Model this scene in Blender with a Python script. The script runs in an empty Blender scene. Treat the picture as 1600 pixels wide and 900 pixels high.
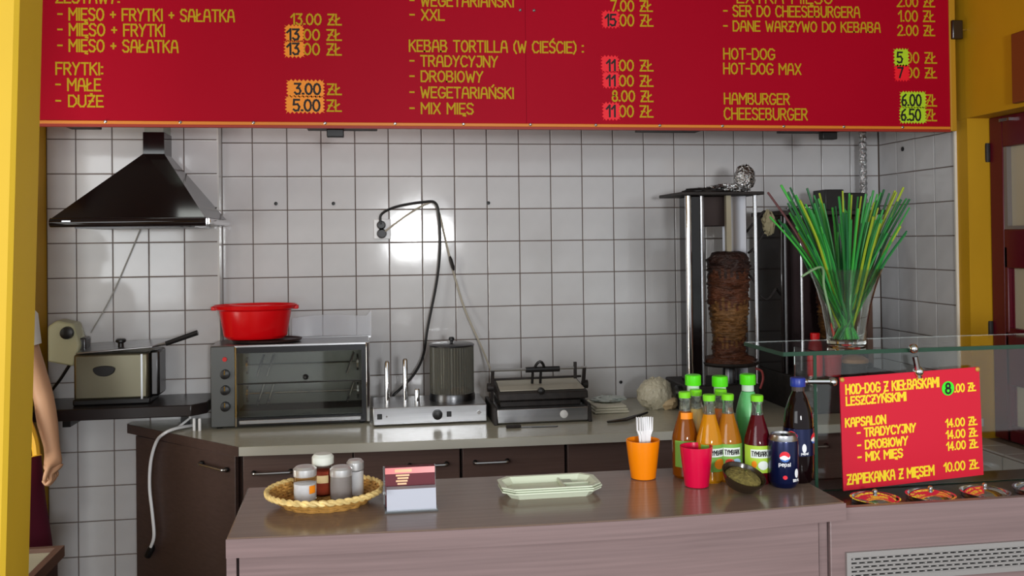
import bpy, bmesh, math, random
from mathutils import Vector, Matrix
random.seed(7)
PI = math.pi
SC = bpy.context.scene
COL = SC.collection

# ------------------------------------------------------------------ camera
cd = bpy.data.cameras.new('camera')
cam = bpy.data.objects.new('camera', cd)
COL.objects.link(cam)
R = Vector((0.98817443, -0.15284791, -0.0121989))
U = Vector((0.01031207, -0.01313122, 0.99986061))
F = Vector((0.15298679, 0.98816248, 0.01139975))
cam.matrix_world = Matrix(((R.x, U.x, -F.x, 0.0), (R.y, U.y, -F.y, 0.0), (R.z, U.z, -F.z, 1.65), (0, 0, 0, 1)))
cd.sensor_width = 36.0
cd.lens = 1463.9969 / 1600 * 36.0
cd.shift_y = -(450 - 358.597) / 1600
cd.clip_start = 0.05
SC.camera = cam


def lin(c):
    c = c / 255.0
    return c / 12.92 if c <= 0.04045 else ((c + 0.055) / 1.055) ** 2.4


def rgb(r, g, b):
    return (lin(r), lin(g), lin(b), 1.0)


# ------------------------------------------------------------------ world, lights, exposure
w = bpy.data.worlds.new('room_daylight')
SC.world = w
w.use_nodes = True
bg = w.node_tree.nodes['Background']
bg.inputs['Color'].default_value = (0.92, 0.97, 1.0, 1)
bg.inputs['Strength'].default_value = 0.68
SC.view_settings.view_transform = 'Standard'
SC.view_settings.look = 'None'
SC.view_settings.gamma = 1.0
SC.view_settings.exposure = 0.4
SC.view_settings.use_curve_mapping = False


def area(name, loc, target, sx, sy, power, col=(1, 1, 1)):
    l = bpy.data.lights.new(name, 'AREA')
    l.shape = 'RECTANGLE'
    l.size = sx
    l.size_y = sy
    l.energy = power
    l.color = col
    o = bpy.data.objects.new(name, l)
    COL.objects.link(o)
    o.location = loc
    d = Vector(target) - Vector(loc)
    o.rotation_euler = d.to_track_quat('-Z', 'Y').to_euler()
    return o


area('window_daylight', (-2.6, -1.6, 1.9), (0.2, 3.2, 1.3), 2.2, 1.8, 50, (0.95, 0.98, 1.0))
area('door_daylight', (0.62, -2.6, 1.76), (0.3, 3.0, 1.2), 0.5, 0.5, 84, (0.97, 0.99, 1.0))
area('left_fill_light', (-2.15, 2.85, 1.15), (-0.7, 4.2, 1.0), 0.9, 1.2, 21, (0.97, 1.0, 0.95))  # added fill behind the pillar, unseen, brightens the lower left tiles
area('kitchen_tube_lamp', (-0.2, 3.9, 2.72), (-0.2, 3.9, 0.5), 1.4, 0.14, 2.5, (0.95, 1.0, 0.95))
area('hallway_lamp', (3.2, 3.0, 2.55), (3.2, 3.0, 0), 0.5, 1.2, 7, (1.0, 0.93, 0.75))

# ------------------------------------------------------------------ materials
MATS = {}


def mat(name, c, rough=0.5, metal=0.0, spec=0.5, trans=0.0, ior=1.45, noise=None, bump=None, coat=0.0, emis=None, alpha=None):
    """c sRGB 0-255; noise=(scale xyz, amount, detail); bump=(scale xyz, strength, distance)"""
    if name in MATS:
        return MATS[name]
    m = bpy.data.materials.new(name)
    m.use_nodes = True
    nt = m.node_tree
    p = nt.nodes['Principled BSDF']
    p.inputs['Base Color'].default_value = rgb(*c)
    p.inputs['Roughness'].default_value = rough
    p.inputs['Metallic'].default_value = metal
    p.inputs['Specular IOR Level'].default_value = spec
    p.inputs['Transmission Weight'].default_value = trans
    p.inputs['IOR'].default_value = ior
    p.inputs['Coat Weight'].default_value = coat
    if alpha is not None:
        p.inputs['Alpha'].default_value = alpha
    if emis:
        p.inputs['Emission Color'].default_value = rgb(*c)
        p.inputs['Emission Strength'].default_value = emis
    if noise or bump:
        tc = nt.nodes.new('ShaderNodeTexCoord')
    if noise:
        sc, amt, det = noise
        mp = nt.nodes.new('ShaderNodeMapping')
        mp.inputs['Scale'].default_value = sc
        nt.links.new(tc.outputs['Object'], mp.inputs['Vector'])
        n = nt.nodes.new('ShaderNodeTexNoise')
        n.inputs['Scale'].default_value = 1.0
        n.inputs['Detail'].default_value = det
        nt.links.new(mp.outputs['Vector'], n.inputs['Vector'])
        rp = nt.nodes.new('ShaderNodeValToRGB')
        b = rgb(*c)
        rp.color_ramp.elements[0].position = 0.3
        rp.color_ramp.elements[1].position = 0.7
        rp.color_ramp.elements[0].color = tuple(v * (1 - amt) for v in b[:3]) + (1,)
        rp.color_ramp.elements[1].color = tuple(min(1, v * (1 + amt)) for v in b[:3]) + (1,)
        nt.links.new(n.outputs['Fac'], rp.inputs['Fac'])
        nt.links.new(rp.outputs['Color'], p.inputs['Base Color'])
    if bump:
        sc, st, dist = bump
        mp2 = nt.nodes.new('ShaderNodeMapping')
        mp2.inputs['Scale'].default_value = sc
        nt.links.new(tc.outputs['Object'], mp2.inputs['Vector'])
        n2 = nt.nodes.new('ShaderNodeTexNoise')
        n2.inputs['Scale'].default_value = 1.0
        n2.inputs['Detail'].default_value = 3
        nt.links.new(mp2.outputs['Vector'], n2.inputs['Vector'])
        bp = nt.nodes.new('ShaderNodeBump')
        bp.inputs['Strength'].default_value = st
        bp.inputs['Distance'].default_value = dist
        nt.links.new(n2.outputs['Fac'], bp.inputs['Height'])
        nt.links.new(bp.outputs['Normal'], p.inputs['Normal'])
    MATS[name] = m
    return m


TILE = mat('glazed white tile', (200, 199, 200), 0.09, noise=((7, 7, 7), 0.05, 2), bump=((12, 12, 12), 0.07, 0.003))
GROUT = mat('brown grout', (112, 96, 88), 0.9)
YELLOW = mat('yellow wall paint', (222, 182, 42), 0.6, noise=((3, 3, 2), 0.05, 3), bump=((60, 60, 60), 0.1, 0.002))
YELLOWD = mat('shaded yellow wall paint', (196, 146, 10), 0.6, noise=((3, 3, 2), 0.06, 3))  # the yellow paint again, with the shade on these walls put into its colour
WHITEP = mat('white trim', (225, 218, 205), 0.45)
CEIL = mat('ceiling paint', (190, 186, 178), 0.8)
FLOOR = mat('floor tile', (110, 98, 88), 0.35, noise=((4, 4, 4), 0.15, 3))
REDB = mat('crimson board', (176, 4, 36), 0.5, spec=0.1, noise=((1.3, 1.3, 1.3), 0.05, 2))
REDS = mat('red card', (212, 26, 52), 0.5, spec=0.3)
ORANGEB = mat('orange edging', (226, 134, 40), 0.45)
OLIVE = mat('yellow lettering', (196, 164, 26), 0.6, spec=0.2)
INK = mat('black marker', (22, 16, 16), 0.6)
STK_O = mat('orange sticker', (255, 150, 14), 0.5)
STK_R = mat('neon red sticker', (255, 22, 44), 0.5)
STK_G = mat('neon lime sticker', (186, 226, 40), 0.5)
STK_G2 = mat('neon green sticker', (60, 235, 30), 0.5)
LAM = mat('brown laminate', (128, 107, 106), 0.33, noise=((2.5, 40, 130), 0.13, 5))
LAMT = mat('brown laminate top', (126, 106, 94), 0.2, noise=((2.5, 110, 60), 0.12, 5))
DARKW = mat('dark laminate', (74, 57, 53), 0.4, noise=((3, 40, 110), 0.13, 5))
CREAM = mat('cream worktop', (180, 176, 158), 0.2, noise=((30, 30, 30), 0.04, 3))
CREAME = mat('cream edge band', (196, 194, 184), 0.4)
STEEL = mat('brushed steel', (178, 178, 180), 0.28, 1.0, noise=((3, 60, 160), 0.08, 3))
STEELD = mat('dark steel', (92, 92, 94), 0.3, 1.0)
CHROME = mat('chrome', (220, 220, 222), 0.09, 1.0)
BLACK = mat('black plastic', (18, 16, 17), 0.4)
BLACKG = mat('black glossy enamel', (24, 17, 17), 0.1)
CHAR = mat('charred iron', (36, 30, 28), 0.6, noise=((40, 40, 40), 0.4, 3))
RED = mat('red plastic', (214, 10, 18), 0.25)
CRIM = mat('raspberry plastic', (212, 8, 62), 0.22)
ORAN = mat('orange plastic', (244, 134, 4), 0.25)
WHITE = mat('white plastic', (235, 235, 236), 0.35)
GLASS = mat('clear glass', (250, 255, 252), 0.02, trans=1.0, ior=1.45)
GLASSG = mat('green edge glass', (52, 84, 66), 0.2, trans=0.3, ior=1.3)
PET = mat('clear bottle', (252, 252, 252), 0.05, trans=1.0, ior=1.1)
MEAT2 = mat('golden roasted meat', (112, 76, 40), 0.5, noise=((16, 16, 70), 0.45, 6), bump=((30, 30, 120), 0.9, 0.02))
MEAT3 = mat('charred meat crust', (52, 30, 24), 0.55, noise=((30, 30, 50), 0.5, 6), bump=((40, 40, 80), 0.9, 0.02))
MEAT = mat('roasted meat', (84, 46, 28), 0.5, noise=((16, 16, 70), 0.5, 6), bump=((30, 30, 120), 0.9, 0.02))
FOIL = mat('crumpled foil', (205, 205, 205), 0.18, 1.0, bump=((70, 70, 70), 0.9, 0.02))
WICK = mat('straw wicker', (182, 134, 66), 0.55, noise=((60, 60, 60), 0.3, 3))
SKIN = mat('skin', (192, 146, 112), 0.55)
MAROON = mat('maroon cloth', (104, 24, 52), 0.8)
SHIRT = mat('white cloth', (225, 222, 216), 0.85)
HAIR = mat('dark hair', (50, 34, 26), 0.6)

# ------------------------------------------------------------------ mesh helper
ORG = {}


def vec(a):
    return Vector(a)


class MB:
    def __init__(s):
        s.v = []
        s.f = []
        s.mi = []
        s.k = 0

    def add(s, vs, fs):
        b = len(s.v)
        s.v += [tuple(x) for x in vs]
        for f in fs:
            s.f.append([b + i for i in f])
            s.mi.append(s.k)
        return s

    def box(s, x0, x1, y0, y1, z0, z1):
        vs = [(x0, y0, z0), (x1, y0, z0), (x1, y1, z0), (x0, y1, z0), (x0, y0, z1), (x1, y0, z1), (x1, y1, z1), (x0, y1, z1)]
        return s.add(vs, [(0, 3, 2, 1), (4, 5, 6, 7), (0, 1, 5, 4), (1, 2, 6, 5), (2, 3, 7, 6), (3, 0, 4, 7)])

    def bar(s, a, b, wx, wz=None):
        """square bar from a to b"""
        wz = wz or wx
        a, b = vec(a), vec(b)
        d = (b - a).normalized()
        u = d.cross(Vector((0, 0, 1)))
        if u.length < 1e-4:
            u = Vector((1, 0, 0))
        u.normalize()
        v = u.cross(d)
        vs = []
        for p in (a, b):
            for i, j in ((-1, -1), (1, -1), (1, 1), (-1, 1)):
                vs.append(p + u * (i * wx / 2) + v * (j * wz / 2))
        return s.add(vs, [(0, 1, 2, 3), (7, 6, 5, 4), (0, 4, 5, 1), (1, 5, 6, 2), (2, 6, 7, 3), (3, 7, 4, 0)])

    def lathe(s, prof, c=(0, 0, 0), seg=28, sx=1.0, sy=1.0, cap=(True, True), axis='z'):
        vs, fs = [], []
        n = len(prof)
        for r, z in prof:
            for i in range(seg):
                a = 2 * PI * i / seg
                x, y = r * math.cos(a) * sx, r * math.sin(a) * sy
                if axis == 'z':
                    q = (c[0] + x, c[1] + y, c[2] + z)
                elif axis == 'y':
                    q = (c[0] + x, c[1] + z, c[2] - y)
                else:
                    q = (c[0] + z, c[1] + x, c[2] + y)
                vs.append(q)
        for k in range(n - 1):
            for i in range(seg):
                j = (i + 1) % seg
                fs.append((k * seg + i, k * seg + j, (k + 1) * seg + j, (k + 1) * seg + i))
        if cap[0]:
            fs.append(tuple(range(seg - 1, -1, -1)))
        if cap[1]:
            fs.append(tuple((n - 1) * seg + i for i in range(seg)))
        return s.add(vs, fs)

    def tube(s, pts, r, seg=8, cap=True, closed=False):
        pts = [vec(p) for p in pts]
        n = len(pts)
        rs = r if isinstance(r, (list, tuple)) else [r] * n
        vs, fs = [], []
        prev = None
        for i, p in enumerate(pts):
            if closed:
                d = pts[(i + 1) % n] - pts[i - 1]
            else:
                d = pts[min(i + 1, n - 1)] - pts[max(i - 1, 0)]
            d.normalize()
            if prev is None:
                u = d.cross(Vector((0, 0, 1)))
                if u.length < 0.05:
                    u = d.cross(Vector((0, 1, 0)))
            else:
                u = prev - d * prev.dot(d)
            u.normalize()
            prev = u
            v = d.cross(u)
            for k in range(seg):
                a = 2 * PI * k / seg
                vs.append(p + (u * math.cos(a) + v * math.sin(a)) * rs[i])
        m = n if closed else n - 1
        for i in range(m):
            i2 = (i + 1) % n
            for k in range(seg):
                j = (k + 1) % seg
                fs.append((i * seg + k, i * seg + j, i2 * seg + j, i2 * seg + k))
        if cap and not closed:
            fs.append(tuple(range(seg - 1, -1, -1)))
            fs.append(tuple((n - 1) * seg + k for k in range(seg)))
        return s.add(vs, fs)

    def prism(s, poly, lo, hi, axis='z'):
        n = len(poly)

        def q(p, h):
            return (p[0], p[1], h) if axis == 'z' else ((p[0], h, p[1]) if axis == 'y' else (h, p[0], p[1]))
        vs = [q(p, lo) for p in poly] + [q(p, hi) for p in poly]
        fs = [tuple(range(n - 1, -1, -1)), tuple(range(n, 2 * n))]
        for i in range(n):
            j = (i + 1) % n
            fs.append((i, j, n + j, n + i))
        return s.add(vs, fs)

    def sphere(s, c, rx, ry=None, rz=None, seg=16, rings=10):
        ry = ry or rx
        rz = rz or rx
        prof = []
        vs, fs = [], []
        for k in range(1, rings):
            t = PI * k / rings
            for i in range(seg):
                a = 2 * PI * i / seg
                vs.append((c[0] + rx * math.sin(t) * math.cos(a), c[1] + ry * math.sin(t) * math.sin(a), c[2] - rz * math.cos(t)))
        b = len(vs)
        vs += [(c[0], c[1], c[2] - rz), (c[0], c[1], c[2] + rz)]
        for k in range(rings - 2):
            for i in range(seg):
                j = (i + 1) % seg
                fs.append((k * seg + i, k * seg + j, (k + 1) * seg + j, (k + 1) * seg + i))
        for i in range(seg):
            j = (i + 1) % seg
            fs.append((b, j, i))
            fs.append((b + 1, (rings - 2) * seg + i, (rings - 2) * seg + j))
        return s.add(vs, fs)

    def build(s, name, m, parent=None, smooth=35, bevel=None, fix=True):
        me = bpy.data.meshes.new(name)
        o0 = ORG.get(parent.name, Vector((0, 0, 0))) if parent else Vector((0, 0, 0))
        me.from_pydata([vec(v) - o0 for v in s.v], [], s.f)
        ms = m if isinstance(m, (list, tuple)) else [m]
        for x in ms:
            me.materials.append(x)
        if len(ms) > 1:
            me.polygons.foreach_set('material_index', s.mi)
        if fix:
            bm = bmesh.new()
            bm.from_mesh(me)
            bmesh.ops.recalc_face_normals(bm, faces=bm.faces)
            bm.to_mesh(me)
            bm.free()
        if smooth:
            me.polygons.foreach_set('use_smooth', [True] * len(me.polygons))
            me.set_sharp_from_angle(angle=math.radians(smooth))
        o = bpy.data.objects.new(name, me)
        COL.objects.link(o)
        if parent:
            o.parent = parent
            ORG[o.name] = o0.copy()
        if bevel:
            b = o.modifiers.new('bevel', 'BEVEL')
            b.width = bevel
            b.segments = 2
            b.limit_method = 'ANGLE'
        return o


def tag(o, label=None, cat=None, group=None, kind=None):
    if label:
        o['label'] = label
    if cat:
        o['category'] = cat
    if group:
        o['group'] = group
    if kind:
        o['kind'] = kind
    return o


def thing(name, loc, label, cat, group=None):
    o = bpy.data.objects.new(name, None)
    COL.objects.link(o)
    o.empty_display_size = 0.05
    o.location = loc
    ORG[o.name] = Vector(loc)
    return tag(o, label, cat, group)


def dup(root, loc, label=None, rotz=0.0):
    r = root.copy()
    COL.objects.link(r)
    r.location = loc
    r.rotation_euler = (0, 0, rotz)
    if label:
        r['label'] = label
    for ch in list(root.children):
        c = ch.copy()
        COL.objects.link(c)
        c.parent = r
        for g in list(ch.children):
            d = g.copy()
            COL.objects.link(d)
            d.parent = c
    return r


def bez(pts, n=8):
    """catmull-rom through pts"""
    P = [vec(p) for p in pts]
    out = []
    for i in range(len(P) - 1):
        p0 = P[max(i - 1, 0)]
        p1, p2 = P[i], P[i + 1]
        p3 = P[min(i + 2, len(P) - 1)]
        for k in range(n):
            t = k / n
            out.append(0.5 * ((2 * p1) + (p2 - p0) * t + (2 * p0 - 5 * p1 + 4 * p2 - p3) * t * t + (3 * p1 - p0 - 3 * p2 + p3) * t ** 3))
    out.append(P[-1])
    return out


# ------------------------------------------------------------------ hand lettering (stroke alphabet)
def arc(cx, cy, rx, ry, a0, a1, n=8):
    return [(cx + rx * math.cos(math.radians(a0 + (a1 - a0) * i / n)), cy + ry * math.sin(math.radians(a0 + (a1 - a0) * i / n))) for i in range(n + 1)]


G = {
    'A': (.62, [[(0, 0), (.1, .8), (.2, 1), (.42, 1), (.52, .8), (.62, 0)], [(.04, .4), (.58, .4)]]),
    'B': (.58, [[(0, 0), (0, 1), (.4, 1), (.52, .8), (.4, .54), (0, .54)], [(.4, .54), (.58, .3), (.45, 0), (0, 0)]]),
    'C': (.58, [[(.58, .86), (.42, 1), (.18, 1), (0, .7), (0, .3), (.18, 0), (.42, 0), (.58, .14)]]),
    'D': (.6, [[(0, 0), (0, 1), (.36, 1), (.6, .7), (.6, .3), (.36, 0), (0, 0)]]),
    'E': (.5, [[(.5, 1), (0, 1), (0, 0), (.5, 0)], [(0, .52), (.42, .52)]]),
    'F': (.5, [[(.5, 1), (0, 1), (0, 0)], [(0, .52), (.42, .52)]]),
    'G': (.62, [[(.6, .86), (.42, 1), (.18, 1), (0, .7), (0, .3), (.18, 0), (.42, 0), (.62, .2), (.62, .45), (.36, .45)]]),
    'H': (.58, [[(0, 0), (0, 1)], [(.58, 0), (.58, 1)], [(0, .52), (.58, .52)]]),
    'I': (.04, [[(.02, 0), (.02, 1)]]),
    'J': (.46, [[(.1, 1), (.46, 1), (.46, .2), (.3, 0), (.1, 0), (0, .2)]]),
    'K': (.56, [[(0, 0), (0, 1)], [(.54, 1), (0, .46)], [(.18, .6), (.56, 0)]]),
    'L': (.48, [[(0, 1), (0, 0), (.48, 0)]]),
    'M': (.7, [[(0, 0), (0, 1), (.35, .45), (.7, 1), (.7, 0)]]),
    'N': (.6, [[(0, 0), (0, 1), (.6, 0), (.6, 1)]]),
    'O': (.62, [arc(.31, .5, .31, .5, 90, 450, 12)]),
    'P': (.54, [[(0, 0), (0, 1), (.4, 1), (.54, .76), (.4, .48), (0, .48)]]),
    'R': (.56, [[(0, 0), (0, 1), (.4, 1), (.54, .76), (.4, .5), (0, .5)], [(.24, .5), (.56, 0)]]),
    'S': (.54, [[(.54, .86), (.4, 1), (.14, 1), (0, .8), (.08, .6), (.46, .42), (.54, .2), (.4, 0), (.14, 0), (0, .14)]]),
    'T': (.56, [[(0, 1), (.56, 1)], [(.28, 1), (.28, 0)]]),
    'U': (.58, [[(0, 1), (0, .25), (.16, 0), (.42, 0), (.58, .25), (.58, 1)]]),
    'W': (.78, [[(0, 1), (.18, 0), (.39, .7), (.6, 0), (.78, 1)]]),
    'X': (.56, [[(0, 0), (.56, 1)], [(0, 1), (.56, 0)]]),
    'Y': (.56, [[(0, 1), (.28, .5), (.56, 1)], [(.28, .5), (.2, 0)]]),
    'Z': (.54, [[(0, 1), (.54, 1), (0, 0), (.54, 0)], [(.12, .5), (.42, .5)]]),
    '0': (.56, [arc(.28, .5, .28, .5, 90, 450, 12)]),
    '1': (.3, [[(0, .7), (.28, 1), (.28, 0)]]),
    '2': (.52, [[(0, .8), (.14, 1), (.4, 1), (.52, .78), (.46, .56), (0, 0), (.52, 0)]]),
    '3': (.5, [[(0, 1), (.48, 1), (.2, .58), (.4, .55), (.5, .3), (.4, .04), (.14, 0), (0, .14)]]),
    '4': (.54, [[(.38, 0), (.38, 1), (0, .3), (.54, .3)]]),
    '5': (.5, [[(.48, 1), (.04, 1), (0, .56), (.34, .6), (.5, .36), (.4, .04), (.14, 0), (0, .1)]]),
    '6': (.52, [[(.46, 1), (.14, .76), (0, .36), (.1, .04), (.36, 0), (.52, .24), (.4, .5), (.12, .5), (.02, .34)]]),
    '7': (.5, [[(0, 1), (.5, 1), (.16, 0)]]),
    '8': (.5, [arc(.25, .76, .2, .24, 90, 450, 10), arc(.25, .27, .25, .27, 90, 450, 10)]),
    '-': (.34, [[(0, .5), (.34, .5)]]),
    '+': (.4, [[(0, .5), (.4, .5)], [(.2, .72), (.2, .28)]]),
    '.': (.06, [[(.0, .04), (.07, .04)]]),
    ':': (.06, [[(0, .1), (.07, .1)], [(0, .66), (.07, .66)]]),
    '(': (.2, [[(.2, 1.05), (0, .7), (0, .25), (.2, -.1)]]),
    ')': (.2, [[(0, 1.05), (.2, .7), (.2, .25), (0, -.1)]]),
    ' ': (.3, []),
    'p': (.5, [[(0, -.3), (0, .7), (.36, .7), (.5, .45), (.4, .1), (0, .1)]]),
    'e': (.5, [[(0, .4), (.5, .4), (.4, .7), (.12, .7), (0, .4), (.12, 0), (.45, .04)]]),
    's': (.42, [[(.42, .64), (.1, .7), (.04, .45), (.4, .28), (.34, .02), (0, .04)]]),
    'i': (.06, [[(.03, 0), (.03, .7)], [(.0, .94), (.07, .94)]]),
}
G['Ę'] = (G['E'][0], G['E'][1] + [[(.4, 0), (.34, -.16), (.52, -.2)]])
G['Ł'] = (G['L'][0], G['L'][1] + [[(-.12, .36), (.3, .64)]])
G['Ń'] = (G['N'][0], G['N'][1] + [[(.26, 1.1), (.42, 1.28)]])
G['Ś'] = (G['S'][0], G['S'][1] + [[(.24, 1.1), (.4, 1.28)]])
G['Ż'] = (G['Z'][0], G['Z'][1] + [[(.25, 1.16), (.32, 1.16)]])


def text_quads(txt, x0, x1, z0, h, wd, slope=0.0, drop=0.0):
    """2D quads of the text fitted between x0 and x1, base at z0"""
    gap = 0.2
    tot = sum(G[c][0] for c in txt) + gap * (len(txt) - 1)
    k = (x1 - x0) / tot
    quads = []
    x = 0.0
    for c in txt:
        gw, strokes = G[c]
        for st in strokes:
            pts = [(x0 + (x + a) * k, z0 + b * h + slope * (x + a) * k) for a, b in st]
            for (ax, az), (bx, bz) in zip(pts[:-1], pts[1:]):
                dx, dz = bx - ax, bz - az
                L = math.hypot(dx, dz) or 1e-6
                ux, uz = dx / L * wd / 2, dz / L * wd / 2
                nx, nz = -uz, ux
                quads.append([(ax - ux + nx, az - uz + nz), (ax - ux - nx, az - uz - nz), (bx + ux - nx, bz + uz - nz), (bx + ux + nx, bz + uz + nz)])
        x += gw + gap
    return quads


def lettering(fn, quads, name, m, parent):
    b = MB()
    for i, q in enumerate(quads):
        b.add([fn(u, v, (i % 7) * 1e-5) for u, v in q], [(0, 1, 2, 3)])
    return b.build(name, m, parent, smooth=0, fix=False)


# ================================================================== SETTING
def struct(o):
    o['kind'] = 'structure'
    return o


struct(MB().box(-3.2, 4.0, -3.0, 4.5, -0.06, 0).build('floor', FLOOR))
struct(MB().box(-3.2, 4.0, 0.6, 4.5, 2.75, 2.85).build('ceiling', CEIL))

TILEMESH = {}


def tile_mesh(wd, hh, axis):
    key = (round(wd, 3), round(hh, 3), axis)
    if key in TILEMESH:
        return TILEMESH[key]
    g, t, b = 0.0021, 0.007, 0.0022
    a, c = wd / 2 - g, hh / 2 - g
    pts = [(-a, 0, -c), (a, 0, -c), (a, 0, c), (-a, 0, c), (-a, -t + b * .6, -c), (a, -t + b * .6, -c), (a, -t + b * .6, c), (-a, -t + b * .6, c),
           (-a + b, -t, -c + b), (a - b, -t, -c + b), (a - b, -t, c - b), (-a + b, -t, c - b)]
    fs = [(8, 9, 10, 11)]
    for i in range(4):
        j = (i + 1) % 4
        fs += [(i, j, 4 + j, 4 + i), (4 + i, 4 + j, 8 + j, 8 + i)]
    if axis == 'x':  # facing -x
        pts = [(y, -x, z) for x, y, z in pts]
    elif axis == 'u':  # facing up
        pts = [(x, z, -y) for x, y, z in pts]
    me = bpy.data.meshes.new('tile')
    me.from_pydata(pts, [], fs)
    me.materials.append(TILE)
    bm = bmesh.new()
    bm.from_mesh(me)
    bmesh.ops.recalc_face_normals(bm, faces=bm.faces)
    # open backs: make sure the big face looks outwards
    bm.faces.ensure_lookup_table()
    want = {'y': Vector((0, -1, 0)), 'x': Vector((-1, 0, 0)), 'u': Vector((0, 0, 1))}[axis]
    if bm.faces[0].normal.dot(want) < 0:
        bmesh.ops.reverse_faces(bm, faces=bm.faces)
    bm.to_mesh(me)
    bm.free()
    TILEMESH[key] = me
    return me


def put_tile(me, loc, parent):
    o = bpy.data.objects.new('tile', me)
    COL.objects.link(o)
    o.parent = parent
    o.location = loc
    o.rotation_euler = (random.gauss(0, .004), random.gauss(0, .0015), random.gauss(0, .004))


def spans(a, b, start, step):
    """tile edges between a and b on a grid through start"""
    k = math.ceil((a - start) / step - 0.08)
    out = [a]
    while start + k * step < b - 0.012:
        if start + k * step > a + 0.012:
            out.append(start + k * step)
        k += 1
    out.append(b)
    return list(zip(out[:-1], out[1:]))


# back wall, main stretch
wb = struct(MB().box(-0.640, 2.62, 4.297, 4.45, 0, 2.75).build('wall_back', GROUT))
for x0, x1 in spans(-0.632, 2.499, -0.5003, 0.15):
    for j in range(-1, 8):
        z1 = 2.096 - j * 0.15
        put_tile(tile_mesh(x1 - x0, 0.15, 'y'), ((x0 + x1) / 2, 4.297, z1 - 0.075), wb)
for x, z in ((-0.4, 1.826), (-0.148, 1.825), (0.555, 1.823), (1.173, 0.976)):
    MB().lathe([(.008, 0), (.008, -.003), (.004, -.004)], (x, 4.2895, z), 10, axis='y').build('wall_plug', BLACK, wb)
# projecting stretch on the left
wl = struct(MB().box(-2.2, -0.640, 4.207, 4.45, 0, 2.75).build('wall_back_left', GROUT))
for x0, x1 in spans(-1.333, -0.634, -1.216, 0.1465):
    for j in range(-1, 14):
        z1 = 2.1 - j * 0.147
        put_tile(tile_mesh(x1 - x0, 0.147, 'y'), ((x0 + x1) / 2, 4.207, z1 - 0.0735), wl)
struct(MB().box(-0.640, -0.632, 4.2, 4.297, 0, 2.75).build('trim_1', mat('white tile trim', (205, 203, 200), 0.2)))
# right wall of the niche
wr = struct(MB().box(2.507, 2.62, 3.68, 4.297, 0, 2.75).build('wall_right', GROUT))
for y0, y1 in spans(3.684, 4.288, 4.1323, 0.15):
    for j in range(-1, 9):
        z1 = 2.096 - j * 0.15
        put_tile(tile_mesh(y1 - y0, 0.15, 'x'), (2.507, (y0 + y1) / 2, z1 - 0.075), wr)
MB().lathe([(.011, 0), (.011, -.003), (.004, -.004)], (2.5, 4.078, 2.057), 10, axis='x').build('wall_plug', BLACK, wr)
struct(MB().box(2.492, 2.51, 3.672, 3.684, 0, 2.14).build('trim_2', WHITEP, bevel=.002))
# yellow wall beside the door and the lintel above it
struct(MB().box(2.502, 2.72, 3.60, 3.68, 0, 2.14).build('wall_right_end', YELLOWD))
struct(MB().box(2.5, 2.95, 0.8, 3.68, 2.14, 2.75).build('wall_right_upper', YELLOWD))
# low tiled wall under the door glazing
lw = struct(MB().box(2.417, 2.72, 1.6, 3.599, 0, 0.793).build('wall_right_low', GROUT))
for y0, y1 in spans(2.4, 3.595, 3.595, 0.15):
    put_tile(tile_mesh(0.13, y1 - y0, 'u'), (2.482, (y0 + y1) / 2, 0.793), lw)
    for j in range(3):
        put_tile(tile_mesh(y1 - y0, 0.15, 'x'), (2.417, (y0 + y1) / 2, 0.793 - 0.075 - j * 0.15), lw)
# glazed dark red door
d1 = bpy.data.objects.new('door_1', None)
COL.objects.link(d1)
d1.location = (2.6, 3.6, 0.8)
ORG['door_1'] = Vector((2.6, 3.6, 0.8))
struct(d1)
DR = mat('dark red door paint', (88, 8, 28), 0.3)
fr = MB()
fr.box(2.6, 2.66, 3.515, 3.595, 0.8, 2.14).box(2.6, 2.66, 3.495, 3.515, 0.8, 1.6)
fr.box(2.6, 2.66, 1.7, 1.78, 0.8, 2.14)
for z0, z1 in ((0.8, 0.85), (1.03, 1.25), (1.51, 1.67), (2.01, 2.14)):
    fr.box(2.6, 2.66, 1.78, 3.515, z0, z1)
for y0, y1 in ((2.62, 2.72),):
    fr.box(2.6, 2.66, y0, y1, 0.8, 2.14)
fr.build('door_frame', DR, d1, bevel=.004)
FROST = mat('pale frosted pane', (176, 166, 144), 0.25)
for z0, z1 in ((0.85, 1.03), (1.25, 1.51), (1.67, 2.01)):
    MB().box(2.625, 2.633, 2.72, 3.515, z0, z1).build('pane', FROST, d1)
    MB().box(2.625, 2.633, 1.78, 2.62, z0, z1).build('pane', FROST, d1)
    b = MB()
    b.box(2.604, 2.64, 3.495, 3.515, z0, z1) if z0 > 1.6 else b.box(2.62, 2.64, 3.487, 3.495, z0, z1)
    b.box(2.604, 2.64, 2.72, 3.495, z0, z0 + .014)
    b.build('glazing_bead', mat('grey bead', (120, 112, 108), 0.35) if z0 > 1.6 else DR, d1)
for z in (1.995, 1.245):
    MB().lathe([(.01, -.04), (.012, -.03), (.012, .03), (.01, .04)], (2.594, 3.600, z), 10).build('hinge', CHAR, d1)
MB().box(2.575, 2.6, 3.44, 3.5, 2.112, 2.124).build('door_closer_bracket', CHROME, d1)
struct(MB().box(3.9, 4.0, 0.6, 4.5, 0, 2.75).build('wall_hall', mat('hall wall', (215, 195, 140), 0.7)))
struct(MB().box(2.475, 2.4995, 2.2, 3.285, 2.155, 2.425).build('trim_3', mat('brown trim', (128, 62, 24), 0.5), bevel=.003))
# left end of the kitchen: short return in the shade-darkened yellow, then an open doorway
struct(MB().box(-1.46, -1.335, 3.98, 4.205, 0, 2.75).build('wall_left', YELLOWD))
struct(MB().box(-2.3, -2.2, 0.6, 4.45, 0, 2.75).build('wall_left_far', YELLOWD))
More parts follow.
